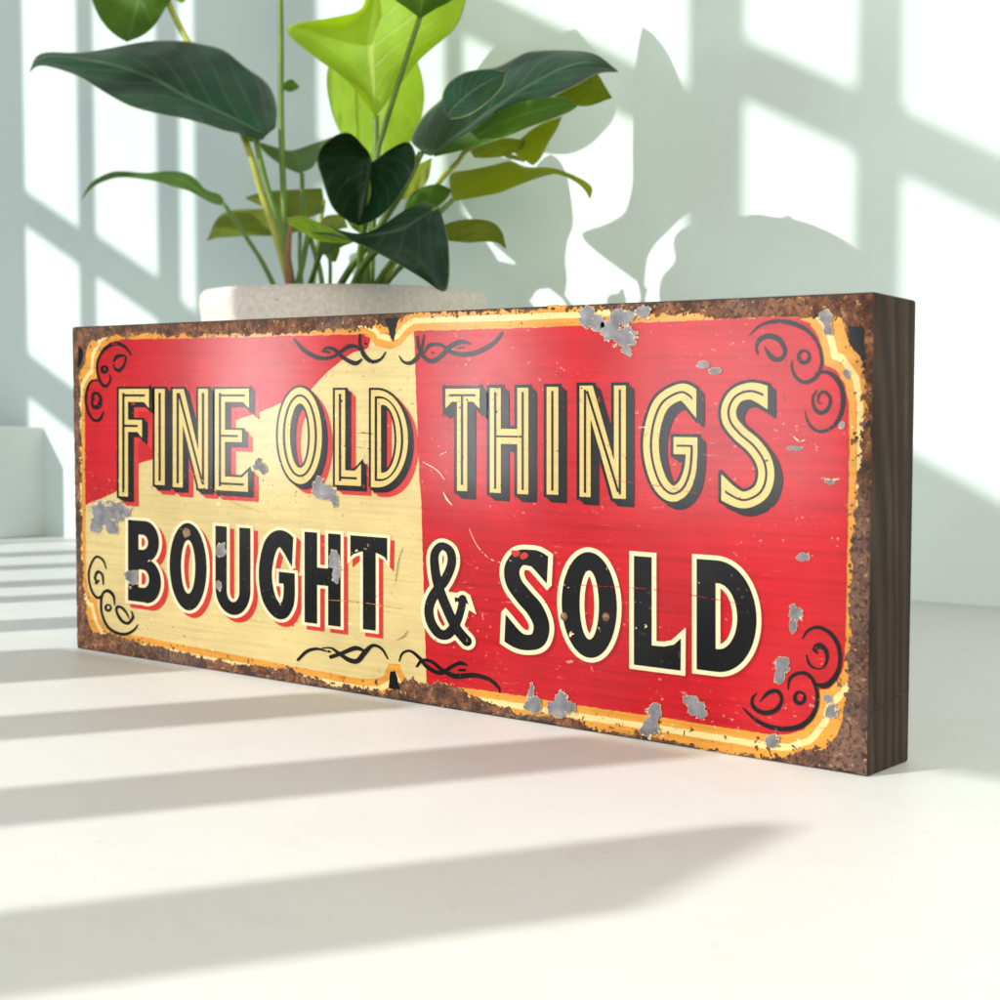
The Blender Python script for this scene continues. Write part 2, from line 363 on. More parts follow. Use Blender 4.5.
# ------------------------------------------------------------------ unseen gobo plate, cut like window panes and slats to shape the sunlight
def opening_field():
    st = 0.025; X0, X1, Z0, Z1 = -6.2, 5.2, -2.4, 6.0
    xs = np.arange(X0, X1, st); zs = np.arange(Z0, Z1, st); X, Z = np.meshgrid(xs, zs)
    def proj(P):                            # where the ray lamp -> P crosses the plane of the sign's face
        P = np.asarray(P, float); d = P-LAMP; return (LAMP+d*((0-LAMP[1])/d[1]))[[0, 2]]
    f = np.full(X.shape, 9.0)
    def add(poly): np.minimum(f, sd_poly(X, Z, poly), out=f)
    # panes thrown on the wall
    def pane(x0, x1, ztl, zbl, slope=-0.53, st_=True):
        q = [(x0, ztl), (x1, ztl+slope*(x1-x0)), (x1, zbl+slope*(x1-x0)), (x0, zbl)]
        add([proj((x, wy(x), z)) for x, z in q])
    wx = lambda px, py=150: on_wall(px, py)[0]
    def col(pxa, pxb, rows):                # rows: (z top, z bottom) at the left edge of the column
        for zt, zb in rows: pane(wx(pxa), wx(pxb), zt, zb)
    col(23, 79, [(3.6, 1.93), (1.76, 1.02), (0.80, -0.3)])
    col(93, 158, [(3.6, 1.655), (1.455, 0.60), (0.44, -0.3)])
    col(178, 196, [(3.6, 1.27)])
    col(316, 446, [(3.6, 2.02), (1.84, 1.0)])
    col(462, 689, [(3.8, 2.66), (2.44, 1.05)])
    col(742, 857, [(3.6, 2.23), (2.01, 1.0)])
    col(901, 1075, [(3.6, 1.88), (1.65, 0.60)])
    # openings added to light the sign's face, the pot and the table
    add(rect(-0.10, -0.02, 2.68, 1.03)); add(rect(2.60, -0.3, 5.0, 0.11)); add(rect(-1.75, 1.35, -0.95, 2.05))
    low = rect(-5.6, -2.3, 5.0, 0.01)
    g = sd_poly(X, Z, low)
    g = np.minimum(g, sd_poly(X, Z, rect(-5.4, -0.1, -0.06, 1.72)))
    def x0(py, px=0):
        return proj(on_floor(px, py))[0]
    bars = [(541, 545), (553, 557.5), (566, 570.5), (582, 588), (597, 603), (621, 632), (652, 683), (717, 740), (790, 826), (914, 997)]
    for a, b in bars:
        xa, xb = x0(a), x0(b); top = -0.02 if xb > -0.1 else 3.0
        if a > 900: top = -0.46
        g = np.maximum(g, -sd_poly(X, Z, [(xa, -3), (xb, -3), (xb, top-0.22 if a > 900 else top), (xa, top+0.22 if a > 900 else top)]))
    np.minimum(f, g, out=f)
    return f, xs, zs, st
f, xs, zs, st = opening_field()
solid = -f; solid[:2] = solid[-2:] = -0.01; solid[:, :2] = solid[:, -2:] = -0.01
vo, fo = fill(solid)
WN = np.array([1.26, 1.0, 0.0]); WN /= np.linalg.norm(WN)
WC = np.array([1.0, 0, 1.0]) - SUN*13.0
def to_gobo(u, v, off):
    P = np.array([u, 0, v]); d = P-LAMP; t = ((WC-WN*off-LAMP)@WN)/(d@WN); return LAMP+d*t
A = np.array([to_gobo(xs[0]+x*st, zs[0]+y*st, 0.0) for x, y in vo])
win = link('window_gobo', mesh('window_gobo', A*H, fo.tolist()), MAT['gobo'])
sol = win.modifiers.new('solid', 'SOLIDIFY'); sol.thickness = 0.05*H; sol.offset = 0
tag(win, 'unseen window-patterned gobo off to the left, cut to throw the panes and stripes of light', 'window frame')

# ------------------------------------------------------------------ the sign
SW, SD = 2.7003, 0.19
sign = empty('sign_block', 'red and cream vintage style block sign reading FINE OLD THINGS BOUGHT & SOLD with rusty edges', 'sign')
V = [(0, 0, 0), (SW, 0, 0), (SW, SD, 0), (0, SD, 0), (0, 0, 1), (SW, 0, 1), (SW, SD, 0.9915), (0, SD, 0.9915)]
body = link('wooden_block', mesh('wooden_block', np.array(V)*H, [(0, 3, 2, 1), (4, 5, 6, 7), (0, 1, 5, 4), (1, 2, 6, 5), (2, 3, 7, 6), (3, 0, 4, 7)]), MAT['wood'], sign)
bevel(body, 0.006*H, 3)
def crack(za, zb, w_):
    me = mesh('crack', np.array([(SW+0.0008, 0.004, za-w_), (SW+0.0008, SD-0.004, zb-w_), (SW+0.0008, SD-0.004, zb+w_), (SW+0.0008, 0.004, za+w_)])*H, [(0, 1, 2, 3)])
    return link('crack', me, MAT['soil'], body)
crack(0.127, 0.163, 0.0016); crack(0.392, 0.412, 0.0009)
LAY = 0.00055                               # spacing of the printed layers (in H)
def face_mesh(name, f, to_uv, layer, m, parent=sign):
    r = fill(f)
    if r is None: return None
    vo, fo = r; uv = to_uv(vo)
    Vx = np.stack([uv[:, 0], np.full(len(uv), -LAY*layer), uv[:, 1]], 1)*H
    # turn the triangles towards the viewer
    a, b, c = uv[fo[:, 0]], uv[fo[:, 1]], uv[fo[:, 2]]
    s = (b[:, 0]-a[:, 0])*(c[:, 1]-a[:, 1])-(b[:, 1]-a[:, 1])*(c[:, 0]-a[:, 0])
    fo = np.where((s < 0)[:, None], fo[:, ::-1], fo)
    return link(name, mesh(name, Vx, fo.tolist()), m, parent)
# rusted tin sheet over the whole front
GS = 1/480.; GX, GZ = np.meshgrid(np.arange(0, SW+GS, GS), np.arange(0, 1+GS, GS))
guv = lambda v: v*GS
m0 = 0.003
edge_n = fbm(GX.shape, 10, 4, 0.6, 77)
face_mesh('tin_sheet', np.maximum(np.maximum(m0-GX, GX-(SW-m0)), np.maximum(m0-GZ, GZ-(1-m0)))+np.maximum(edge_n-0.10, 0)*0.035, guv, 1, MAT['rust'])
field_px = [(126, 339.4), (112, 341.5), (104, 347), (98.5, 358), (97.5, 370), (97.8, 378), (92.4, 380.8), (88, 388), (86.2, 400), (85.3, 415), (85.6, 470), (86.2, 530), (86.8, 580), (88.5, 590), (92, 597), (97.5, 598.5), (98, 606), (100.5, 617), (106, 627), (114, 632.5), (126, 634),
            (150, 638), (188, 646), (260, 659.5), (290, 665.5), (330, 673), (360, 678.5), (378, 679), (385, 675), (387.5, 668), (389, 663.5), (400, 664), (402.5, 672), (408, 681), (420, 684), (440, 684.5), (500, 692.5), (584, 706), (660, 717), (740, 729.5), (772, 734.5), (788, 735), (804, 729.5), (815, 716), (818.4, 703), (818.2, 689.5), (829.6, 688.8), (839, 679), (844, 666), (845.8, 652), (846.4, 620), (848, 530), (849.6, 440), (848.8, 405), (845.6, 384), (836, 369.6), (824.8, 365.6), (823, 352), (818.4, 336), (808.8, 323), (797.6, 317.6), (772, 317), (740, 318.4), (696, 320.8), (640, 322.6), (578, 326), (510, 328.6), (430, 330.6), (415, 331.3), (408, 337), (401, 345.5), (391, 349), (376, 346), (371.5, 339), (363, 334.3), (290, 336), (200, 338.3)]
FIELD = sd_poly(GX, GZ, face_uv(field_px))
n_big = fbm(GX.shape, 26, 5, 0.6, 3); n_mid = fbm(GX.shape, 9, 4, 0.65, 4); n_fine = fbm(GX.shape, 4.5, 3, 0.7, 5)
# how far the rust eats in from each edge (in H), read along the edge
def prof(pts): p = np.array(pts, float); return p[:, 0], p[:, 1]
xu = lambda px, py: face_uv([(px, py)])[0][0]
def edge_table(tab, yf):
    return np.array([xu(px, yf) for px, _ in tab]), np.array([t for _, t in tab])
tx, tt = edge_table([(71, .05), (130, .03), (190, .038), (300, .042), (380, .036), (392, .035), (410, .004), (500, .010), (560, .006), (600, .012), (640, .024), (690, .034), (740, .046), (800, .046), (840, .048), (880, .05)], 310)
bx, bt = edge_table([(74, .06), (110, .06), (150, .046), (230, .030), (290, .040), (330, .016), (385, .018), (402, .045), (410, .070), (450, .072), (466, .045), (500, .032), (530, .016), (570, .026), (600, .008), (660, .016), (705, .004), (760, .006), (775, .018), (805, .03), (835, .062), (868, .075)], 700)
zt_ = np.array([0, .08, .16, .3, .5, .65, .8, .9, 1.0])
rl = np.array([.055, .05, .036, .034, .030, .034, .034, .024, .035]); rr = np.array([.055, .050, .040, .038, .036, .024, .012, .030, .050])
d_top = (1-GZ)-np.interp(GX, tx, tt); d_bot = GZ-np.interp(GX, bx, bt)
d_l = GX-np.interp(GZ, zt_, rl)*1.15; d_r = (SW-GX)-np.interp(GZ, zt_, rr)*1.25
RUST = np.minimum(np.minimum(d_top, d_bot), np.minimum(d_l, d_r))       # < 0 where the paint is gone
wear = RUST+n_big*0.014+n_mid*0.012+n_fine*0.011
specks = np.where(RUST < 0.05, (n_fine*0.6+n_mid*0.4)-0.25-RUST*3.0, -1)
def painted(d): return np.maximum(np.maximum(d, -wear*0.6), specks*0.02)
face_mesh('orange_border', painted(FIELD-0.062+n_fine*0.002), guv, 2, MAT['orange'])
line = np.abs(FIELD-0.026)-0.0075-0.002*n_mid
def loose(o):
    me = o.data; nv_ = len(me.vertices); root = list(range(nv_))
    def find(a):
        while root[a] != a: root[a] = root[root[a]]; a = root[a]
        return a
    for e in me.edges: root[find(e.vertices[0])] = find(e.vertices[1])
    g = {}
    for p in me.polygons: g.setdefault(find(p.vertices[0]), []).append(tuple(p.vertices))
    co = [tuple(v.co) for v in me.vertices]; mt = me.materials[0]; name, par = o.name.split('.')[0], o.parent
    bpy.data.objects.remove(o)
    for fs in g.values():
        if len(fs) < 12: continue
        ids = sorted({i for f_ in fs for i in f_}); mp = {i: k for k, i in enumerate(ids)}
        link(name, mesh(name, [co[i] for i in ids], [tuple(mp[i] for i in f_) for f_ in fs]), mt, par)
loose(face_mesh('pale_border_line', np.maximum(painted(line), n_fine*0.01-0.006), guv, 3, MAT['pale']))
fw = np.maximum(FIELD+0.0015*n_mid, -(wear+0.012)*0.6)
face_mesh('cream_field', fw, guv, 3, MAT['cream'])
redl = spline([(60, 517), (86, 505), (112, 494), (120, 488), (134, 466.5), (156, 458), (190, 441), (230, 423), (260, 412), (282, 403), (300, 395.5), (312, 389), (326, 374), (344, 359), (354, 352.5), (362, 350.5), (368, 348), (370.5, 343)], 5)
poly = np.vstack([redl, [(371, 338), (371, 320), (60, 320)]])
edge_ch = fbm(GX.shape, 6, 3, 0.6, 9)*0.0018
face_mesh('red_field', np.maximum(np.maximum(sd_poly(GX, GZ, face_uv(poly))+edge_ch, FIELD+edge_ch), -(wear+0.010)*0.6), guv, 4, MAT['red'])
poly = [(413.5, 322), (415, 345), (420, 480), (421.8, 500), (427.5, 700), (900, 800), (900, 280)]
face_mesh('red_field', np.maximum(np.maximum(sd_poly(GX, GZ, face_uv(poly))+edge_ch, FIELD+edge_ch), -(wear+0.010)*0.6), guv, 4, MAT['red'])
# black wedges of the border
wedges = [[(386, 319), (398, 318), (394.5, 341), (391.5, 341)], [(391, 671), (396, 671), (399.5, 690), (389, 688)],
          [(848.5, 326), (864, 327), (866, 372), (861, 357), (850, 345)], 
          [(79, 345), (84, 352), (82, 362), (78, 368)]]
for k, wd in enumerate(wedges):
    face_mesh('border_wedge', np.maximum(sd_poly(GX, GZ, face_uv(wd))+n_mid*0.004, n_fine*0.02-0.009), guv, 3.5, MAT['black'])

# ---- lettering: drawn in picture-sized units, then laid on the board
def miter(P, o):
    P = np.asarray(P, float); keep = np.linalg.norm(P-np.roll(P, 1, 0), axis=1) > 1e-6; P = P[keep]
    x, y = P[:, 0], P[:, 1]; area = 0.5*np.sum(x*np.roll(y, -1)-np.roll(x, -1)*y); sg = 1 if area > 0 else -1
    e = np.roll(P, -1, 0)-P; e /= np.linalg.norm(e, axis=1)[:, None]; n = np.stack([e[:, 1], -e[:, 0]], 1)*sg
    n0 = np.roll(n, 1, 0); c = np.maximum(1+(n*n0).sum(1), 0.28); return P+o*(n+n0)/c[:, None]
class Glyph:
    def __init__(s, x0, x1, yt, yb, step=0.4, pad=11):
        s.x0, s.yt, s.w, s.h = x0, yt, x1-x0, yb-yt; s.step = step; s.pad = pad; s.xc = (x0+x1)/2
        xs = np.arange(-pad, s.w+pad, step); ys = np.arange(-pad, s.h+pad, step); s.X, s.Y = np.meshgrid(xs, ys)
        s.f = np.full(s.X.shape, 99.0); s.ops = []; s.inl = np.full(s.X.shape, 99.0)
    def add(s, P): s.f = np.minimum(s.f, sd_poly(s.X, s.Y, P)); s.ops.append((1, P)); return s
    def cut(s, P): s.f = np.maximum(s.f, -sd_poly(s.X, s.Y, P)); s.ops.append((-1, P)); return s
    def grow(s, o):
        f = np.full(s.X.shape, 99.0)
        for sg, P in s.ops:
            f = np.minimum(f, sd_poly(s.X, s.Y, miter(P, o))) if sg > 0 else np.maximum(f, -sd_poly(s.X, s.Y, miter(P, -o)))
        return np.minimum(f, s.f-o*0.8)
    def ln(s, P): s.inl = np.minimum(s.inl, sd_poly(s.X, s.Y, P)); return s
    def uv(s, vo):
        x = s.x0-s.pad+vo[:, 0]*s.step; yc = s.yt-s.pad+vo[:, 1]*s.step
        y = 396+(yc-396)*(x+1473)/(s.xc+1473)
        return face_uv(np.stack([x, y], 1))
TH = 1.15
def vst(g, x0, x1, y0=0, y1=None, m=4):
    y1 = g.h if y1 is None else y1; g.add(rect(x0, y0, x1, y1)); c = (x0+x1)/2; g.ln(rect(c-TH, y0+m, c+TH, y1-m))
def hbr(g, x0, x1, y0, y1, xa, m=4):
    g.add(rect(x0, y0, x1, y1)); c = (y0+y1)/2; g.ln(rect(xa, c-TH, x1-m, c+TH))
def ring(g, t, tv):
    cx, cy = g.w/2, g.h/2; g.add(ell(cx, cy, cx, cy))
    o = sd_poly(g.X, g.Y, ell(cx, cy, cx-t/2+TH, cy-tv/2+TH)); i = sd_poly(g.X, g.Y, ell(cx, cy, cx-t/2-TH, cy-tv/2-TH))
    g.inl = np.minimum(g.inl, np.maximum(o, -i)); g.cut(ell(cx, cy, cx-t, cy-tv))
def dee(g, t, tb, tr):
    w, h = g.w, g.h
    def D(x0, y0, x1, y1, c): 
        return np.vstack([[(x0, y0), (x0+(x1-x0)*c, y0)], ell(x0+(x1-x0)*c, (y0+y1)/2, (x1-x0)*(1-c), (y1-y0)/2, -90, 90, 40), [(x0+(x1-x0)*c, y1), (x0, y1)]])
    g.add(D(0, 0, w, h, 0.15))
    o = sd_poly(g.X, g.Y, D(t/2-TH, tb/2-TH, w-tr/2+TH, h-tb/2+TH, .15)); i = sd_poly(g.X, g.Y, D(t/2+TH, tb/2+TH, w-tr/2-TH, h-tb/2-TH, .15))
    g.inl = np.minimum(g.inl, np.maximum(o, -i)); g.cut(D(t, tb, w-tr, h-tb, .12))
def crv(g, P, hw):
    P = np.array(P, float); P = np.column_stack([P[:, 0]-g.x0, P[:, 1]-g.yt, np.full(len(P), hw) if np.isscalar(hw) else hw])
    g.add(stroke(P)); S = spline(P, 8); k = max(3, int(4/np.linalg.norm(S[1, :2]-S[0, :2])+0.5)); S = S[k:-k].copy(); S[:, 2] = TH
    t = np.gradient(S[:, :2], axis=0); t /= np.linalg.norm(t, axis=1)[:, None]+1e-9; n = np.stack([-t[:, 1], t[:, 0]], 1)
    g.ln(np.vstack([S[:, :2]+n*TH, (S[:, :2]-n*TH)[::-1]]))
row1 = []
def begin(ch, *a): g = Glyph(*a); row1.append((ch, g)); return g
g = begin('F', 120, 150, 389, 497); vst(g, 0, 9); hbr(g, 0, 30, 0, 13, 4); g.add([(30, 0), (30, 19), (24, 12), (20, 8)]); hbr(g, 0, 23, 31, 43, 4); g.add([(23, 31), (23, 49), (18, 42)])
g = begin('I', 155.8, 166, 389, 485); vst(g, 0, 10)
g = begin('N', 173.8, 209, 389, 488); vst(g, 0, 10); vst(g, 25.5, 35.2); g.add([(1, 0), (11, 0), (34.5, g.h), (26, g.h)]); g.ln([(5.2, 5), (7.2, 4), (30.5, g.h-6), (28.8, g.h-5)])
g = begin('E', 216, 250, 389, 491); vst(g, 0, 10); hbr(g, 0, 34, 0, 13, 5); g.add([(34, 0), (34, 19), (27, 12)]); hbr(g, 0, 27, 41, 53, 5); hbr(g, 0, 33, g.h-14, g.h, 5); g.add([(33, g.h), (33, g.h-20), (26, g.h-13)])
g = begin('O', 279, 323, 387.5, 484); ring(g, 12, 16)
g = begin('L', 336, 362, 390, 485.5); vst(g, 0, 10.2); hbr(g, 0, 26, g.h-15, g.h, 5); g.add([(26, g.h), (26, g.h-22), (19, g.h-14)])
g = begin('D', 372, 409, 390, 488); dee(g, 10, 15, 11.5)
g = begin('T', 446.4, 480.6, 388.8, 491); hbr(g, 0, g.w, 0, 13, 4); g.add([(0, 0), (0, 20), (7, 12.5)]); g.add([(g.w, 0), (g.w, 20), (g.w-7, 12.5)]); vst(g, 11.6, 21.8, 0, None, 6)
g = begin('H', 490.8, 529.3, 388, 493.5); vst(g, 0, 11); vst(g, 27.5, 38.5); g.add(rect(8, 41, 30, 56)); g.ln(rect(6, 47.6, 33, 49.6))
g = begin('I', 547.6, 559.3, 387, 494.6); vst(g, 0, g.w)
g = begin('N', 580.6, 626.8, 385.7, 497.8); vst(g, 0, 11); vst(g, 34.4, 46.2); g.add([(1.5, 0), (13, 0), (45, g.h), (33.5, g.h)]); g.ln([(6.5, 6), (8.6, 5), (39.8, g.h-7), (37.6, g.h-6)])
g = begin('G', 644, 698, 384, 502.4); crv(g, [(705, 411), (690, 395.5), (680, 392.6), (664, 402), (655.5, 420), (652, 444), (654.6, 466), (662, 485), (672.8, 493.6), (683.5, 488), (690, 474), (692.4, 457), (692.6, 438)], [10.5, 9.2, 8.2, 8.0, 7.8, 7.8, 7.9, 8, 8, 7, 6.2, 5.8, 5.8]); g.cut(rect(53.2, -40, 120, 45)); g.inl = np.maximum(g.inl, -sd_poly(g.X, g.Y, rect(49.5, -40, 120, 45))); g.add(rect(30.5, 53, 54.2, 70)); g.ln(rect(33.5, 60.5, 49.5, 62.6))
g = begin('S', 721, 773, 383, 508); crv(g, [(777, 402), (762, 394), (750, 391.2), (737, 396), (730, 408), (731, 421), (740.5, 433.5), (755, 446), (765, 461), (767, 477), (761, 492), (746, 500), (732, 496), (715, 484)], [11, 9.6, 8.3, 7.6, 7.5, 7.6, 7.8, 8, 8, 8, 8, 8.2, 9.2, 11.5]); g.cut(rect(47.5, -40, 120, 45)); g.cut(rect(-60, 60, 1.2, 180)); g.inl = np.maximum(g.inl, -np.minimum(sd_poly(g.X, g.Y, rect(43.5, -40, 120, 45)), sd_poly(g.X, g.Y, rect(-60, 60, 5, 180))))
def chip(g, amount, seed):
    return fbm(g.X.shape, 11, 4, 0.66, seed)+0.35*fbm(g.X.shape, 60, 2, 0.5, seed+1)-amount-0.10
for k, (ch, g) in enumerate(row1):
    left = g.x0 < 420; o = 2.3 if left else 3.2; dx, dy = (4.5, 4.2) if left else (6.4, 6.0)
    blk = g.grow(o); sm_ = g.grow(o*0.6)
    for t in np.linspace(0.12, 1, 14): blk = np.minimum(blk, shift(sm_, dx*t, dy*t, g.step))
    ch_ = chip(g, 0.56, 100+k)
    root = face_mesh('letter', np.maximum(blk, ch_), g.uv, 6, MAT['black']); root['label'] = 'yellow inline letter %s with black drop shade' % ch
    if left:
        face_mesh('letter_shade', shift(blk, 4.4, 4.2, g.step), g.uv, 5, MAT['shadow_red'], root)
    face_mesh('letter_face', np.maximum(g.f, chip(g, 0.58, 200+k)), g.uv, 7, MAT['letter_yellow'], root)
    face_mesh('inline_stripe', np.maximum(g.inl, g.f+1.5), g.uv, 8, MAT['black'], root)

row2 = []
def begin2(ch, *a): g = Glyph(*a); row2.append((ch, g)); return g
g = begin2('B', 129, 162.5, 521, 602.5); h = g.h
g.add(np.vstack([[(0, 0), (17, 0)], ell(17, 20.5, 14, 20.5, -90, 80, 24), ell(18, 60, 15, 22, -80, 90, 24), [(17, h), (0, h)]])); g.cut(np.vstack([[(10.5, 14)], ell(14.5, 21.5, 5.5, 7.5, -90, 90, 16), [(10.5, 29)]])); g.cut(np.vstack([[(10.5, 49)], ell(15, 58, 6, 9, -90, 90, 16), [(10.5, 67)]]))
g = begin2('O', 170.6, 207.6, 523, 610.5); g.add(ell(g.w/2, g.h/2, g.w/2, g.h/2)); g.cut(ell(g.w/2, g.h/2, g.w/2-11.4, g.h/2-17))
g = begin2('U', 216.4, 251.4, 527, 615); h = g.h; g.add(np.vstack([[(0, 0), (11.3, 0)], ell(17.6, h-24, 6.3, 11, 180, 0, 20), [(23.9, 0), (35, 0)], ell(17.5, h-26, 17.5, 26, 0, 180, 36)]))
g = begin2('G', 259.3, 295.7, 530, 619.4); P = [(300, 560), (289, 543), (280, 538.5), (271, 548), (266.3, 574), (270, 599), (280, 611.5), (287, 606), (290, 595), (290, 572)]
crv(g, P, [9, 8.6, 8.4, 7, 6.6, 7, 7.4, 6.4, 5.7, 5.7]); g.cut([(37, -40), (90, -40), (90, 38), (33.5, 38)]); g.add(rect(20.5, 41.5, 36.3, 53))
g = begin2('H', 305.5, 341.6, 533, 624.5); g.add(rect(0, 0, 12.6, g.h)); g.add(rect(23.6, 0, 36.1, g.h)); g.add(rect(8, 35, 28, 52.5))
g = begin2('T', 351.3, 388.2, 536.6, 629.8); g.add([(0, 0), (g.w, 0), (g.w, 23), (g.w-3, 19), (g.w-11, 15.5), (11, 15.5), (3, 19), (0, 22)]); g.add(rect(12.6, 0, 25.4, g.h))
g = begin2('&', 426, 470, 542, 642); q = lambda L: [(400+x/5, 520+y/5) for x, y in L]
amp = (q([(338, 592), (290, 540), (245, 455), (200, 345), (180, 250), (178, 180), (200, 140), (228, 134), (258, 160), (262, 220), (230, 300), (175, 380), (150, 450), (160, 520), (200, 572), (245, 568), (285, 510), (310, 440), (318, 385)]), [5.2, 5, 5, 4.9, 4.6, 4.2, 4, 4, 4.3, 4.4, 4.6, 4.8, 4.6, 4.8, 5, 4.8, 4.2, 3.8, 3.8]); g.f = np.minimum(g.f, sd_stroke(g.X, g.Y, [(p[0]-426, p[1]-542, w_) for p, w_ in zip(*amp)])); g.add([(p[0]-426, p[1]-542) for p in q([(278, 382), (338, 384), (348, 412), (335, 405), (290, 402), (280, 408)])])
g = begin2('S', 505, 551, 548, 650); crv(g, q([(775, 265), (700, 202), (655, 188), (600, 195), (565, 250), (575, 320), (625, 385), (680, 445), (712, 520), (695, 590), (640, 612), (580, 598), (495, 530)]), [11.5, 9.6, 8.2, 7.7, 7.6, 8.2, 8.8, 8.8, 8, 7.8, 7.8, 9.2, 12]); g.cut([(46.5, -40), (120, -40), (120, 45), (42.5, 40)]); g.cut([(-60, 50), (2.2, 55), (-0.3, 110), (-60, 160)])
g = begin2('O', 562.6, 617.8, 552, 657.8); g.add(ell(g.w/2, g.h/2, g.w/2, g.h/2)); g.cut(ell(g.w/2, g.h/2, g.w/2-18, g.h/2-18.5))
g = begin2('L', 634.8, 681.5, 557.6, 667.6); g.add(rect(0, 0, 17.8, g.h)); g.add([(10, 88.5), (30, 88), (40, 85), (47, 78), (46.7, g.h), (10, g.h)])
g = begin2('D', 697.5, 757.5, 561, 673); w_, h = g.w, g.h
g.add(np.vstack([[(0, 0), (20, 0)], ell(20, h/2, w_-20, h/2, -90, 90, 40), [(20, h), (0, h)]])); g.cut(np.vstack([[(19, 23), (21, 23)], ell(21, h/2, 19.5, h/2-23, -90, 90, 30), [(21, h-23), (19, h-23)]]))
for k, (ch, g) in enumerate(row2):
    left = g.x0 < 400; o = 3.0 if left else 4.6
    rim = g.grow(o)
    if left: red = shift(g.grow(o*0.85), 4.4, 4.6, g.step); mt = MAT['shadow_red']
    else: red = shift(rim, 2.2, 2.4, g.step); mt = MAT['deep_red']
    root = face_mesh('letter', np.maximum(g.f, chip(g, 0.60, 300+k)), g.uv, 7, MAT['black']); root['label'] = 'black letter %s with pale outline' % ch if ch != '&' else 'black ampersand with pale outline'
    face_mesh('letter_shade', red, g.uv, 5, mt, root)
    face_mesh('letter_outline', np.maximum(rim, chip(g, 0.62, 400+k)), g.uv, 6, MAT['outline_cream'], root)

# ---- painted scrolls (x, y, full width) read at crop scale
def scroll(ox, oy, k, strokes, step=0.35, layer=6, wear_seed=0, amount=0.52):
    pts = [np.array([(ox+x/k, oy+y/k, max(w/k*0.64, 0.5)) for x, y, w in s]) for s in strokes]
    allp = np.vstack(pts); a = allp.min(0)-4; b = allp.max(0)+4
    X, Y = np.meshgrid(np.arange(a[0], b[0], step), np.arange(a[1], b[1], step)); f = np.full(X.shape, 99.0)
    for p in pts: f = np.minimum(f, sd_stroke(X, Y, p, 6))
    f = np.maximum(f, fbm(X.shape, 10, 4, 0.6, wear_seed)-amount)
    return face_mesh('scroll_ornament', f, lambda v: face_uv(np.stack([a[0]+v[:, 0]*step, a[1]+v[:, 1]*step], 1)), layer, MAT['black'])
def ringp(cx, cy, r, w): return [(cx+r*math.cos(t), cy+r*1.15*math.sin(t), w*(0.7+0.5*abs(math.sin(t*0.5+0.6)))) for t in np.linspace(0.3, 0.3+2*math.pi, 12)]
scroll(740, 280, 6.25, [[(65, 345, 6), (130, 285, 12), (220, 260, 20), (330, 270, 24), (430, 320, 20), (490, 400, 14), (515, 490, 16), (505, 560, 16), (470, 615, 20), (410, 640, 18), (355, 610, 16), (328, 550, 12), (330, 505, 6)],
    [(480, 585, 12), (540, 575, 18), (600, 610, 24), (640, 680, 24), (648, 760, 24), (630, 850, 20), (580, 920, 18), (510, 948, 16), (450, 920, 14), (418, 860, 10), (412, 820, 5)],
    [(115, 465, 8), (105, 420, 14), (130, 370, 22), (185, 350, 26), (250, 375, 26), (285, 440, 20), (265, 490, 20), (220, 495, 26), (185, 465, 20), (155, 415, 5)], ringp(405, 480, 33, 18),
    [(485, 690, 6), (460, 730, 12), (465, 790, 16), (500, 830, 22), (545, 815, 20), (570, 760, 16), (555, 715, 16), (520, 700, 16), (495, 725, 12), (495, 765, 8), (515, 775, 5)]], wear_seed=51)
scroll(740, 620, 6.25, [[(395, 115, 8), (430, 65, 14), (490, 45, 18), (560, 75, 20), (610, 140, 22), (630, 220, 20), (620, 310, 22), (580, 380, 28), (530, 410, 28), (480, 400, 14)],
    [(305, 435, 6), (315, 370, 16), (360, 335, 18), (420, 335, 18), (465, 385, 18), (488, 470, 20), (475, 560, 22), (430, 630, 26), (360, 670, 26), (260, 680, 24), (160, 655, 22), (80, 605, 16), (25, 550, 8)],
    [(110, 455, 6), (80, 495, 16), (95, 550, 20), (160, 580, 24), (230, 560, 24), (265, 500, 18), (240, 445, 20), (180, 455, 20), (130, 510, 6)], ringp(378, 485, 31, 17),
    [(420, 220, 8), (435, 270, 14), (470, 300, 10), (520, 300, 8), (548, 250, 16), (540, 190, 22), (500, 160, 30), (470, 180, 22), (490, 212, 6)]], wear_seed=52)
scroll(66, 310, 8.333, [[(550, 375, 10), (500, 310, 18), (430, 280, 26), (350, 310, 22), (290, 380, 16), (265, 460, 14), (275, 550, 16), (310, 625, 20), (350, 630, 20), (378, 580, 12), (370, 540, 6)],
    [(270, 590, 8), (225, 590, 14), (190, 640, 16), (170, 740, 16), (190, 850, 16), (240, 920, 18), (290, 910, 22), (320, 850, 8)],
    [(405, 430, 10), (430, 390, 26), (480, 380, 18), (505, 400, 12), (490, 460, 16), (450, 505, 24), (415, 490, 16), (400, 450, 8)], ringp(328, 495, 22, 18),
    [(225, 740, 14), (235, 700, 20), (270, 695, 18), (295, 740, 20), (280, 800, 32), (240, 810, 24), (222, 770, 16), (240, 740, 12)]], wear_seed=53, amount=0.47)
scroll(66, 540, 7.69, [[(315, 220, 6), (290, 155, 12), (240, 128, 14), (200, 180, 12), (180, 260, 12), (190, 350, 12), (220, 420, 14), (255, 445, 16), (275, 430, 10)],
    [(380, 500, 6), (370, 430, 16), (330, 390, 20), (290, 410, 14), (275, 480, 14), (285, 580, 14), (330, 670, 16), (400, 715, 18), (470, 722, 18), (530, 690, 14), (558, 650, 5)],
    [(510, 550, 8), (520, 595, 16), (480, 640, 18), (430, 615, 18), (395, 550, 14), (400, 515, 16), (435, 520, 16), (470, 560, 12), (490, 600, 6)], ringp(330, 520, 20, 13),
    [(245, 322, 10), (228, 290, 14), (250, 243, 16), (285, 270, 14), (293, 340, 8)], [(238, 330, 18), (256, 312, 12)]], wear_seed=54, amount=0.6)
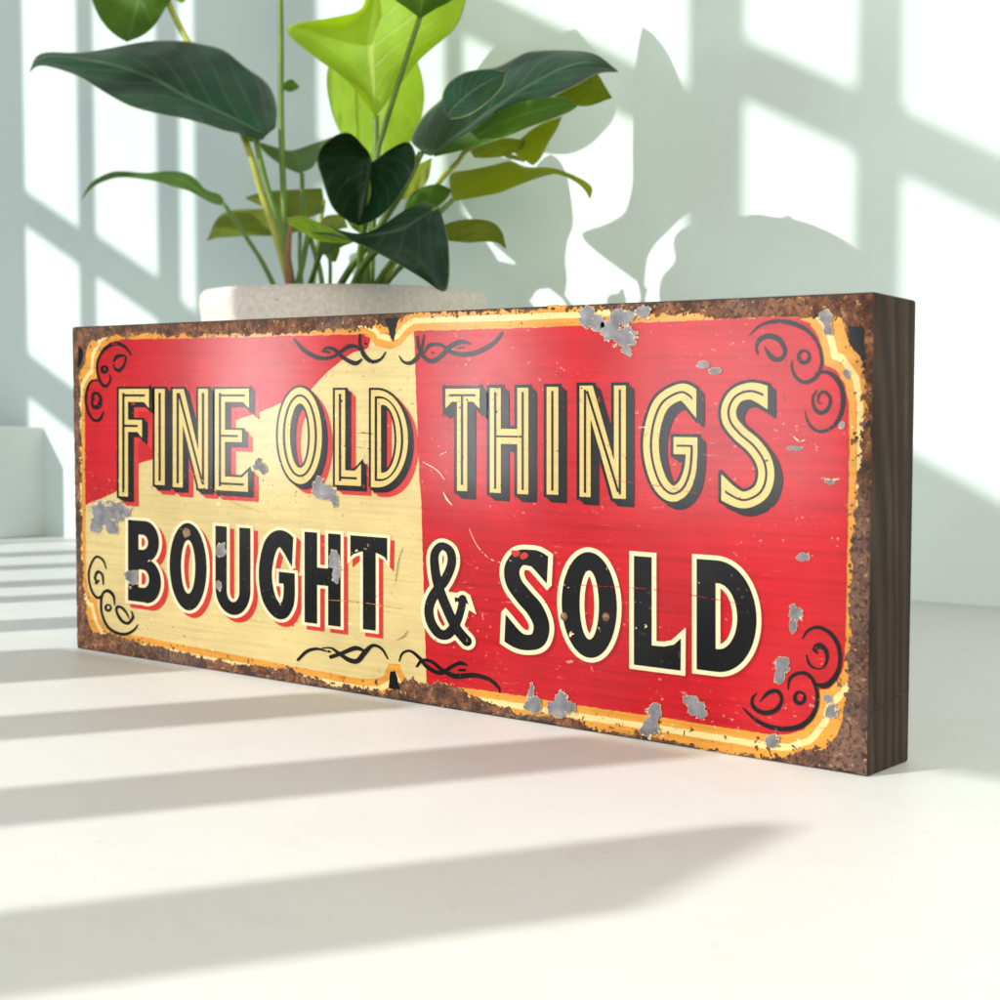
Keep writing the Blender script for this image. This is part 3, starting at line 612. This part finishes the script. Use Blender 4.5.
scroll(290, 300, 4.545, [[(322, 158, 8), (322, 200, 12), (340, 250, 16), (375, 280, 14), (415, 270, 9), (438, 238, 5)], [(22, 180, 8), (70, 230, 15), (130, 262, 16), (190, 262, 12), (235, 235, 12), (270, 212, 16), (305, 212, 12), (330, 235, 6)],
    [(150, 235, 5), (170, 218, 10), (205, 225, 12), (250, 265, 14), (300, 288, 16), (330, 270, 6)], [(155, 234, 8), (182, 238, 9)], [(345, 198, 8), (351, 200, 8)]], wear_seed=55, amount=0.62)
scroll(290, 300, 4.545, [[(500, 255, 4), (520, 282, 9), (555, 285, 14), (590, 250, 14), (605, 205, 10), (612, 160, 6)], [(583, 168, 8), (590, 220, 12), (615, 262, 14), (650, 278, 16), (690, 255, 16), (730, 215, 18), (780, 190, 16), (825, 200, 6)],
    [(612, 240, 6), (640, 205, 14), (690, 205, 12), (730, 235, 14), (790, 248, 17), (860, 235, 17), (930, 195, 15), (968, 150, 10)], [(650, 240, 8), (656, 240, 8)], [(772, 220, 7), (792, 216, 7)]], wear_seed=56, amount=0.62)
scroll(290, 630, 4.545, [[(40, 135, 10), (80, 97, 12), (125, 85, 10), (168, 96, 5)], [(150, 82, 4), (190, 82, 7), (225, 105, 12), (270, 135, 16), (310, 140, 18), (345, 100, 18), (380, 70, 12), (420, 85, 9), (448, 130, 5)],
    [(190, 122, 14), (240, 105, 14), (300, 82, 16), (345, 95, 8)], [(178, 97, 8), (184, 98, 8)]], wear_seed=57, amount=0.6)
scroll(290, 630, 4.545, [[(500, 140, 5), (515, 105, 8), (550, 95, 9), (590, 125, 12), (630, 170, 14), (690, 195, 16), (740, 165, 13), (780, 150, 14), (808, 160, 6)], [(580, 165, 8), (605, 138, 12), (650, 145, 12), (700, 185, 14), (760, 210, 19), (840, 205, 17), (910, 225, 14), (950, 260, 11), (958, 285, 4)], [(775, 182, 9), (798, 182, 9)]], wear_seed=58, amount=0.58)

# ---- patches where the paint has flaked to bare tin: blobs (cx, cy, rx, ry)
def patch(blobs, seed, rough=0.35, layer=9, m='tin', name='bare_patch', step=0.4):
    b = np.array(blobs, float); a0, a1 = (b[:, 0]-b[:, 2]).min()-5, (b[:, 0]+b[:, 2]).max()+5; c0, c1 = (b[:, 1]-b[:, 3]).min()-5, (b[:, 1]+b[:, 3]).max()+5
    X, Y = np.meshgrid(np.arange(a0, a1, step), np.arange(c0, c1, step)); f = np.full(X.shape, 9.0)
    for cx, cy, rx, ry in blobs: f = np.minimum(f, np.hypot((X-cx)/rx, (Y-cy)/ry)-1)
    f += rough*fbm(X.shape, 12, 4, 0.62, seed)*1.3
    uvf = lambda v: face_uv(np.stack([a0+v[:, 0]*step, c0+v[:, 1]*step], 1))
    rim = face_mesh('chipped_rim', f-0.07, uvf, layer-0.5, MAT['outline_cream'] if name == 'bare_patch' else MAT['nail'])
    o = face_mesh(name, f, uvf, layer, MAT[m])
    if rim and o: rim.parent = o
    return o
P_ = [[(104, 513, 11, 12), (118, 511, 12, 9), (113, 527, 6, 9), (97, 524, 6, 8)], [(320, 488, 6, 10), (328, 492, 8, 7), (335, 500, 4, 6)], [(259, 465, 4, 6), (264, 470, 4, 5)],
      [(588, 317, 9, 10), (597, 323, 8, 7)], [(622, 318, 12, 9), (612, 330, 9, 10), (626, 338, 12, 10), (628, 350, 5, 6)], [(645, 312, 8, 7)],
      [(533, 692, 3, 9), (535, 703, 7, 9), (530, 706, 5, 5)], [(563, 702, 7, 9), (556, 708, 8, 7), (571, 708, 5, 7), (562, 714, 6, 4)],
      [(656, 712, 7, 7), (652, 726, 8, 10), (648, 730, 6, 6)], [(691, 700, 8, 5), (697, 708, 8, 7), (702, 714, 6, 5)], [(796, 614, 7, 8), (794, 625, 4, 8)], [(783, 664, 8, 8), (780, 676, 5, 8)],
      [(827, 318, 7, 8), (829, 330, 4, 6)], [(773, 741, 6.5, 6.5)], [(829, 699, 4, 4)], [(832, 711, 6, 7)], [(133, 577, 6, 8)], [(222, 550, 4, 7)], [(220, 585, 3, 5)], [(336, 560, 5, 8), (338, 574, 4, 10)], [(848, 374, 3, 5)],
      [(831, 482, 5, 2.5)], [(796, 448, 7, 2)], [(704, 365, 6, 3), (716, 371, 5, 3)], [(843, 425, 3, 3)], [(804, 557, 7, 4)]]
for k, bl in enumerate(P_): patch(bl, 500+k, 0.55)
patch([(187.5, 532, 3.6, 4.2)], 560, 0.4, 9, 'nail', 'rust_spot'); patch([(517, 553, 5, 3), (525, 556, 4, 3)], 561, 0.5, 9, 'shadow_red', 'rust_spot')
# scratches down to the primer
def scratch(P, m='outline_cream', step=0.3):
    P = np.array(P, float)*[1, 1, 0.75]; a, b = P[:, :2].min(0)-3, P[:, :2].max(0)+3
    X, Y = np.meshgrid(np.arange(a[0], b[0], step), np.arange(a[1], b[1], step)); f = sd_stroke(X, Y, P, 6)
    f = np.maximum(f, fbm(X.shape, 8, 3, 0.6, int(a[0]*7) % 9999)-0.22)
    face_mesh('scratch', f, lambda v: face_uv(np.stack([a[0]+v[:, 0]*step, a[1]+v[:, 1]*step], 1)), 8.5, MAT[m])
scratch([(444.5, 492, .4), (448, 499, 1.2), (453, 505, .6)]); scratch([(441, 455, .3), (447, 452, .8)]); scratch([(424, 462, .4), (438, 470, .6), (446, 480, .4)])
scratch([(470, 528, .25), (478, 545, .4), (490, 558, .5), (503, 563, .4)])
scratch([(612, 480, .3), (660, 486, .4), (720, 498, .3)], 'deep_red'); scratch([(580, 585, .3), (660, 590, .5), (742, 604, .4)], 'deep_red')
scratch([(352, 433, .5), (366, 433, .8), (378, 435, .4)], 'black'); scratch([(352, 446, .3), (372, 449, .5)], 'black'); scratch([(396, 585, .3), (400, 560, .4), (404, 548, .3)], 'black')
scratch([(398, 640, .3), (405, 636, .6), (409, 630, .3)], 'nail'); scratch([(330, 600, .25), (360, 602, .45), (412, 610, .25)], 'orange'); scratch([(640, 428, .4), (648, 427, .7)]); scratch([(792, 434, .3), (800, 441, .9), (806, 440, .4)])
scratch([(823, 478, .6), (831, 480, 1.4), (840, 479, .6)]); scratch([(190, 470, .3), (230, 500, .4), (262, 512, .3)], 'orange')
for cx, cy in ((565.3, 616.5), (607.3, 617)):
    uv0 = face_uv([(cx, cy)])[0]; R = 0.0105; V = [(uv0[0], -LAY*11-0.006, uv0[1])]; Fc = []
    rings = [(0.45, 0.0055), (0.8, 0.0035), (1.0, 0.0)]
    for rr_, hh in rings:
        for t in range(20): V.append((uv0[0]+R*rr_*math.cos(t*math.pi/10), -LAY*9-hh, uv0[1]+R*rr_*math.sin(t*math.pi/10)))
    for t in range(20):
        Fc.append((0, 1+t, 1+(t+1) % 20))
        for k in range(2): Fc.append((1+k*20+t, 21+k*20+t, 21+k*20+(t+1) % 20, 1+k*20+(t+1) % 20))
    link('nail_head', mesh('nail_head', np.array(V)*H, Fc), MAT['nail'], sign, True)

# ------------------------------------------------------------------ the plant in its pot
PY = 1.62
pc = at(345, 300, PY); pl = at(203, 296, PY); pr = at(487, 296, PY)
PRAD = 0.5*np.linalg.norm((pr-pl)[:2])*0.985*math.cos(math.radians(4))
# radius seen across the line of sight
vd = np.array([pc[0]-CAM[0], pc[1]-CAM[1]]); dist = np.linalg.norm(vd)
PRAD = dist*142/F_PX*1.0
PTOP = at(345, 283.5, PY-PRAD*0.70)[2]
plant = empty('potted_plant', 'leafy green houseplant in a round speckled stone pot standing behind the sign', 'plant', (pc[0], pc[1], 0))
def local(P): return (np.asarray(P, float)-np.array([pc[0], pc[1], 0]))*H
prof_ = [(0.0, 0.0), (0.74, 0.0), (0.80, 0.03), (0.86, 0.25), (0.93, 0.62), (0.985, 0.90), (1.0, 0.955), (0.995, 0.985), (0.97, 1.0), (0.93, 1.0), (0.905, 0.985), (0.895, 0.95), (0.88, 0.86)]
V, Fc = [], []; n = 96
for r, z in prof_:
    for t in range(n): V.append((r*PRAD*math.cos(2*math.pi*t/n)*H, r*PRAD*math.sin(2*math.pi*t/n)*H, z*PTOP*H))
for k in range(len(prof_)-1):
    for t in range(n): Fc.append((k*n+t, k*n+(t+1) % n, (k+1)*n+(t+1) % n, (k+1)*n+t))
link('pot', mesh('pot', V, Fc), MAT['pot'], plant, True)
V = [(0, 0, PTOP*0.93*H)]; Fc = []
for k in range(1, 9):
    for t in range(n): V.append((k/8*0.885*PRAD*math.cos(2*math.pi*t/n)*H, k/8*0.885*PRAD*math.sin(2*math.pi*t/n)*H, (PTOP*0.91+0.02*random.random())*H))
for t in range(n):
    Fc.append((0, 1+t, 1+(t+1) % n))
    for k in range(7): Fc.append((1+k*n+t, 1+(k+1)*n+t, 1+(k+1)*n+(t+1) % n, 1+k*n+(t+1) % n))
link('soil', mesh('soil', V, Fc), MAT['soil'], plant, True)

def leaf(L, Mi, R, y0, y1, dl, dr, m, bow=0.0, ymid=None, n=34, nv=9, cup=0.0, label=None):
    """blade through three edge lines (left edge, midrib, right edge) given base to tip; y0..y1 depth along the midrib, dl/dr how far each edge lies behind it"""
    def rs(P, k):
        S = spline(P, 12) if len(P) > 1 else np.array(P); d = np.r_[0, np.cumsum(np.linalg.norm(np.diff(S, axis=0), axis=1))]
        q = np.linspace(0, d[-1], k); return np.stack([np.interp(q, d, S[:, i]) for i in range(2)], 1)
    # keep the stations matched when the three lines have the same number of points
    if len(L) == len(Mi) == len(R):
        q = np.linspace(0, len(L)-1, n)
        def rs2(P): S = spline(P, 16); i = np.linspace(0, len(P)-1, len(S)); return np.stack([np.interp(q, i, S[:, k]) for k in range(2)], 1)
        l, mi, r = rs2(L), rs2(Mi), rs2(R)
    else: l, mi, r = rs(L, n), rs(Mi, n), rs(R, n)
    V, Fc, UV = [], [], []; k2 = nv//2
    for i in range(n):
        t = i/(n-1); ym = y0+(y1-y0)*t+bow*4*t*(1-t)
        wl = min(1, np.linalg.norm(l[i]-mi[i])/40+0.02); wr = min(1, np.linalg.norm(r[i]-mi[i])/40+0.02)
        for j in range(-k2, k2+1):
            s = abs(j)/k2; e, d, wd = (l, dl, wl) if j < 0 else (r, dr, wr)
            p = mi[i]*(1-s)+e[i]*s; y = ym+d*wd*(s**1.35)+cup*math.sin(s*math.pi)*wd+0.006*math.sin(t*19+j*1.7)*s
            V.append(local(at(p[0], p[1], y))); UV.append((t, j/k2))
    for i in range(n-1):
        for j in range(nv-1): a = i*nv+j; Fc.append((a, a+1, a+nv+1, a+nv))
    me = mesh('leaf', V, Fc); uv = me.uv_layers.new(name='UVMap')
    for lp in me.loops: uv.data[lp.index].uv = UV[lp.vertex_index]
    o = link('leaf', me, MAT[m], plant, True)
    so = o.modifiers.new('solid', 'SOLIDIFY'); so.thickness = 0.0035*H; so.offset = 0
    ss = o.modifiers.new('sub', 'SUBSURF'); ss.levels = 1; ss.render_levels = 1
    if label: o['label'] = label
    return o
def stem(P, r0, r1, m='stem_green', n=8, seg=10):
    """P: (px, py, depth); radius in H"""
    C = np.array([local(at(*p)) for p in P]); C = spline(C, 8)
    V, Fc = [], []; k = len(C)
    for i in range(k):
        t = C[min(i+1, k-1)]-C[max(i-1, 0)]; t /= np.linalg.norm(t)+1e-12
        a = np.cross(t, [0.3, 0.9, 0.1]); a /= np.linalg.norm(a); b = np.cross(t, a); r = (r0+(r1-r0)*i/(k-1))*H
        for s in range(seg): V.append(C[i]+r*(a*math.cos(2*math.pi*s/seg)+b*math.sin(2*math.pi*s/seg)))
    for i in range(k-1):
        for s in range(seg): Fc.append((i*seg+s, i*seg+(s+1) % seg, (i+1)*seg+(s+1) % seg, (i+1)*seg+s))
    Fc += [tuple(range(seg))[::-1], tuple((k-1)*seg+s for s in range(seg))]
    return link('stem', mesh('stem', V, Fc), MAT[m], plant, True)
# big dark leaf reaching left
leaf([(276, 128), (277, 105), (268, 83), (246, 67), (225, 50), (203, 44), (182, 40.5), (146, 41), (110, 48), (78, 53), (40, 53), (29, 73)],
     [(268, 134), (255, 131), (236, 122), (214, 112), (196, 104), (178, 95), (155, 80), (130, 70), (110, 64), (76, 58), (42, 58), (29, 73)],
     [(262, 141), (250, 138), (240, 134), (223, 130.5), (203, 124), (180, 118), (157, 114), (128, 106), (97, 88), (77, 76), (42, 65.5), (29, 73)], 1.55, 1.2, 0.28, -0.16, 'leaf_dark', label='long dark leaf reaching left')
# leaf hanging in at the top left
leaf([(128, -40), (95, -30), (90, -8), (97, 14), (106, 27), (116, 36), (127, 42)], [(150, -42), (144, -28), (140, -8), (136, 12), (132, 26), (129, 36), (127, 42)], [(165, -40), (180, -28), (176, -8), (166, 8), (156, 24), (144, 35), (127, 42)], 1.6, 1.4, -0.1, 0.12, 'leaf_mid')
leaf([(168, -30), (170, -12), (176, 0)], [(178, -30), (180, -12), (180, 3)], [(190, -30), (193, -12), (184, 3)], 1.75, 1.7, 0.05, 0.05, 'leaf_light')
# broad light leaf, top middle, and the yellow-green one hanging behind it
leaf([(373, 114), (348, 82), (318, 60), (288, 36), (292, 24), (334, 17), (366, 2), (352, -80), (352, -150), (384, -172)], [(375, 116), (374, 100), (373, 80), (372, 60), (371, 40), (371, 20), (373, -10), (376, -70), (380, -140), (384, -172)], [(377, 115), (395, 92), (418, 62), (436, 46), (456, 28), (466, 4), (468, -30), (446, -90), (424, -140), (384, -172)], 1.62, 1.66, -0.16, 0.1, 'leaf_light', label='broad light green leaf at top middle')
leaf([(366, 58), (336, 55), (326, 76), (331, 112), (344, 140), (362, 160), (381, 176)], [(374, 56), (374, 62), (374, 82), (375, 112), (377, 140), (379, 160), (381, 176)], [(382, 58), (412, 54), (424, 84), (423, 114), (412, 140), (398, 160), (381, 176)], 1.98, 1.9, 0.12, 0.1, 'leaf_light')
leaf([(420, 18), (406, 8), (392, -4), (396, -22), (420, -50)], [(420, 18), (421, 8), (422, -6), (422, -24), (422, -50)], [(421, 18), (436, 9), (454, -2), (452, -22), (424, -50)], 1.5, 1.35, 0.1, 0.1, 'leaf_mid')
# folded dark leaf in the middle
leaf([(369, 152), (348, 132), (326, 141), (316, 157), (322, 180), (331, 206), (344, 219), (359, 226)], [(372, 162), (371, 164), (370, 168), (369, 176), (367, 188), (364, 203), (361, 216), (359, 226)], [(374, 163), (390, 149), (410, 142), (417, 164), (405, 188), (390, 208), (375, 220), (359, 226)], 1.5, 1.4, -0.26, -0.24, 'leaf_dark', label='folded dark leaf in the middle')
leaf([(301, 174), (290, 170), (276, 162), (264, 152), (256, 141)], [(301, 173), (300, 170), (299, 166), (298, 160), (290, 152)], [(302, 172), (312, 168), (318, 160), (330, 146), (347, 132)], 1.75, 1.95, 0.02, -0.15, 'leaf_mid')
# big dark leaf reaching right, its underside fold and the olive one beneath
leaf([(420, 150), (410, 139), (424, 114), (443, 97), (449, 83), (466, 71), (497, 67), (523, 53), (540, 50), (571, 50), (596, 54), (619, 72)],
     [(424, 154), (436, 152), (450, 142), (466, 132), (480, 121), (499, 107), (516, 95), (532, 85), (546, 77), (560, 69), (591, 62), (619, 72)],
     [(430, 156), (442, 154), (456, 151), (474, 146), (492, 140), (513, 133), (520, 114), (541, 104), (560, 94), (577, 86), (598, 74), (619, 72)], 1.5, 1.78, 0.2, -0.14, 'leaf_dark', label='big dark leaf reaching right')
leaf([(434, 153), (452, 141), (476, 128), (496, 113), (520, 102), (546, 98), (566, 97), (577, 106)], [(434, 155), (454, 147), (478, 136), (500, 124), (524, 115), (548, 108), (566, 104), (577, 106)], [(434, 157), (456, 152), (480, 146), (504, 138), (528, 128), (550, 120), (568, 113), (577, 107)], 1.42, 1.55, 0.05, -0.1, 'leaf_mid', label='rolled green leaf under the big dark one')
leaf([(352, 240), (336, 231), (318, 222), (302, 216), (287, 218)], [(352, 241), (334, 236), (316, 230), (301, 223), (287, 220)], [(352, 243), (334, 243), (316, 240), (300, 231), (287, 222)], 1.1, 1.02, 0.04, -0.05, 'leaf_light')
leaf([(366, 236), (352, 228), (344, 214), (346, 204)], [(366, 238), (358, 228), (352, 216), (346, 204)], [(368, 238), (364, 226), (358, 212), (346, 204)], 1.75, 1.8, 0.03, 0.02, 'leaf_olive')
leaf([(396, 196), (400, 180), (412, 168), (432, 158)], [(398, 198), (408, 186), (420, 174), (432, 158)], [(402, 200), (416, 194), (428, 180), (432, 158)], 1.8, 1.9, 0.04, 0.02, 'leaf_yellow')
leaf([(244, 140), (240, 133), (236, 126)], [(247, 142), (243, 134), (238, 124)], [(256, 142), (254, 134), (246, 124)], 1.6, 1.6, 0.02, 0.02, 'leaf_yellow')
leaf([(444, 112), (442, 96), (449, 82), (466, 72), (488, 69), (506, 72)], [(446, 116), (456, 106), (466, 97), (478, 88), (492, 80), (506, 72)], [(450, 120), (468, 116), (484, 106), (496, 95), (504, 84), (506, 72)], 1.36, 1.5, 0.06, -0.12, 'leaf_dark', label='rounded dark lobe over the big right leaf')
leaf([(404, 210), (408, 198), (420, 188), (438, 184), (452, 190)], [(405, 212), (416, 206), (428, 200), (440, 194), (452, 190)], [(408, 216), (422, 214), (436, 208), (446, 200), (452, 190)], 1.6, 1.72, 0.04, 0.02, 'leaf_mid')
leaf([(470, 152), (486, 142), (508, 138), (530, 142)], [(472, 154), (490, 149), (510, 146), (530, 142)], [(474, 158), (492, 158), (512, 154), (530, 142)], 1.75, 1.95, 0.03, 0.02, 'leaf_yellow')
leaf([(330, 262), (322, 250), (320, 236), (326, 224)], [(332, 262), (330, 250), (328, 238), (326, 224)], [(336, 262), (340, 250), (338, 236), (326, 224)], 1.72, 1.82, 0.02, 0.02, 'leaf_olive')
leaf([(536, 94), (548, 80), (566, 70), (592, 68), (612, 98)], [(536, 96), (552, 90), (572, 86), (592, 86), (612, 98)], [(540, 100), (556, 104), (574, 106), (590, 106), (612, 98)], 1.85, 1.95, 0.05, 0.03, 'leaf_olive')
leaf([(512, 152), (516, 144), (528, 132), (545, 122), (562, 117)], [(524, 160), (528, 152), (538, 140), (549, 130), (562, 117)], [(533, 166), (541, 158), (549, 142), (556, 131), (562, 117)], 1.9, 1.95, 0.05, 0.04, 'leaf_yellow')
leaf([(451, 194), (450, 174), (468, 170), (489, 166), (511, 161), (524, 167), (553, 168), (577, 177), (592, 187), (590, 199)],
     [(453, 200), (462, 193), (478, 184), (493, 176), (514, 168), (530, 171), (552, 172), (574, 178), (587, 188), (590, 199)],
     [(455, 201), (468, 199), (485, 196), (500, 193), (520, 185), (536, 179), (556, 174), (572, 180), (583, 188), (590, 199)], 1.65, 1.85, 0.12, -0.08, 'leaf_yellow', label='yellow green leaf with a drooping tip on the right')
# teal-sheened leaf drooping in front of the pot rim
leaf([(437, 206), (424, 202), (406, 209), (381, 226), (360, 234), (326, 226), (301, 217), (287, 219)], [(438, 209), (420, 217), (402, 226), (378, 233), (352, 236), (322, 230), (301, 222), (287, 220)],
     [(441, 212), (449, 244), (447, 292), (421, 278), (391, 260), (352, 241), (312, 233), (287, 222)], 1.2, 1.15, 0.22, -0.26, 'leaf_dark', label='dark drooping leaf in front of the pot rim')
leaf([(318, 250), (322, 240), (338, 236), (354, 240)], [(318, 252), (326, 247), (340, 242), (354, 241)], [(316, 256), (328, 254), (342, 247), (354, 242)], 1.3, 1.25, 0.05, -0.05, 'leaf_mid')
# slim leaf reaching far left, and the olive leaves behind
leaf([(224, 200), (219, 194), (206, 190), (197, 180), (186, 173), (168, 171), (146, 173), (121, 171), (106, 174), (90, 184), (81, 200)], [(223, 203), (214, 199), (203, 193), (192, 185), (180, 179), (164, 176), (144, 176), (122, 174.5), (107, 177), (92, 185), (81, 200)], [(222, 206), (211, 203), (200, 197), (188, 191), (174, 187), (158, 182), (140, 179), (122, 177.5), (108, 180), (93, 187), (81, 200)], 1.7, 1.75, 0.15, -0.1, 'leaf_mid', label='slim pale leaf reaching far left')
leaf([(300, 212), (275, 209), (250, 209), (228, 211), (216, 220), (207, 241)], [(300, 222), (275, 224), (252, 225), (230, 226), (217, 230), (207, 241)], [(298, 232), (275, 236), (255, 236), (235, 237), (218, 238), (207, 241)], 1.95, 2.05, 0.08, -0.05, 'leaf_olive')
leaf([(322, 188), (304, 189), (284, 190), (264, 192), (246, 197)], [(324, 200), (306, 202), (288, 204), (266, 201), (246, 198)], [(325, 212), (308, 218), (292, 219), (270, 210), (246, 199)], 1.85, 2.0, 0.05, -0.08, 'leaf_olive')
leaf([(440, 226), (455, 221), (474, 219), (492, 222), (502, 232), (506, 249)], [(440, 232), (456, 231), (474, 230), (489, 231), (499, 237), (506, 249)], [(440, 240), (456, 242), (470, 243), (484, 242), (497, 243), (506, 249)], 1.55, 1.75, 0.05, -0.06, 'leaf_olive')
leaf([(318, 226), (326, 216), (342, 214)], [(320, 228), (330, 222), (346, 222)], [(324, 232), (336, 230), (348, 228)], 1.7, 1.7, 0.02, 0.02, 'leaf_olive')
leaf([(283, 84), (291, 79), (299, 86)], [(283, 86), (291, 85), (299, 87)], [(283, 90), (291, 92), (299, 88)], 1.8, 1.85, 0.02, 0.02, 'leaf_mid')
leaf([(281, -18), (258, -30), (244, -60), (250, -100), (274, -140), (312, -170)], [(281, -20), (283, -40), (286, -65), (292, -100), (300, -136), (312, -170)], [(282, -18), (306, -32), (328, -62), (336, -100), (330, -140), (312, -170)], 1.66, 1.6, 0.06, -0.06, 'leaf_mid')
# stalks
SZ = 0.0135
B = lambda px: (px, 292, 1.6)
stem([(291, 290, 1.6), (286, 240, 1.62), (283, 180, 1.64), (281, 110, 1.66), (281, 40, 1.68), (280, -20, 1.7)], SZ, SZ*0.95)
stem([(291, 292, 1.58), (277, 240, 1.58), (262, 195, 1.57), (248, 148, 1.55), (225, 100, 1.66), (188, 42, 1.66), (160, -14, 1.62)], SZ*1.05, SZ*1.05, 'stem_pale')  # paler stem colour stands in for the yellow light on this stalk
stem([(294, 292, 1.57), (284, 240, 1.56), (268, 190, 1.555), (258, 150, 1.55), (256, 133, 1.55)], SZ*1.0, SZ*0.9)
stem([(276, 290, 1.55), (262, 262, 1.58), (244, 234, 1.64), (224, 204, 1.7)], SZ*0.85, SZ*0.7)
stem([(290, 288, 1.5), (288, 262, 1.52), (289, 240, 1.54), (291, 222, 1.56)], SZ*1.25, SZ*0.55, 'stem_brown')
stem([(296, 290, 1.5), (302, 266, 1.55), (306, 246, 1.6), (310, 226, 1.65)], SZ*0.9, SZ*0.8)
stem([(308, 290, 1.45), (316, 266, 1.4), (322, 250, 1.35), (326, 236, 1.3)], SZ*0.8, SZ*0.6)
stem([(323, 290, 1.6), (320, 270, 1.6), (314, 250, 1.62), (304, 215, 1.7), (302, 174, 1.75)], SZ*0.8, SZ*0.7)
stem([(336, 292, 1.5), (352, 266, 1.5), (368, 244, 1.52), (400, 195, 1.53), (421, 153, 1.51)], SZ*1.1, SZ*0.95)
stem([(350, 292, 1.45), (362, 268, 1.45), (378, 250, 1.42), (410, 228, 1.3), (437, 209, 1.2)], SZ*1.1, SZ*0.8)
stem([(366, 292, 1.55), (368, 262, 1.56), (370, 230, 1.58), (375, 180, 1.6), (376, 116, 1.62)], SZ*1.5, SZ*0.9)
stem([(372, 292, 1.5), (386, 270, 1.52), (410, 240, 1.56), (440, 212, 1.62), (453, 200, 1.65)], SZ*1.0, SZ*0.7)
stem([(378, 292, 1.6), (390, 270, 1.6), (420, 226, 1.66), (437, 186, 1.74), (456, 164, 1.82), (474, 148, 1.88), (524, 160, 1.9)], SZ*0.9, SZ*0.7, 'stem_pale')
stem([(362, 292, 1.5), (360, 262, 1.48), (362, 240, 1.46), (370, 200, 1.42), (372, 163, 1.48)], SZ*1.1, SZ*0.8)
stem([(372, 292, 1.55), (373, 240, 1.54), (377, 160, 1.52), (384, 130, 1.51), (400, 78, 1.5), (420, 17, 1.5)], SZ*0.8, SZ*0.75)
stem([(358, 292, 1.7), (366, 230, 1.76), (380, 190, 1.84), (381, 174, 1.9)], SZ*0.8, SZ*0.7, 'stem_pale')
stem([(380, 292, 1.52), (396, 272, 1.52), (420, 250, 1.53), (440, 233, 1.55)], SZ*0.8, SZ*0.6)
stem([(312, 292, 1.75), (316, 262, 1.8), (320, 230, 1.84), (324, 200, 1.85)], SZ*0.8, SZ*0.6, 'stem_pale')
stem([(302, 292, 1.75), (300, 262, 1.85), (300, 240, 1.92), (300, 222, 1.95)], SZ*0.8, SZ*0.6)
stem([(330, 292, 1.65), (330, 262, 1.67), (326, 240, 1.69), (320, 228, 1.7)], SZ*0.6, SZ*0.5)
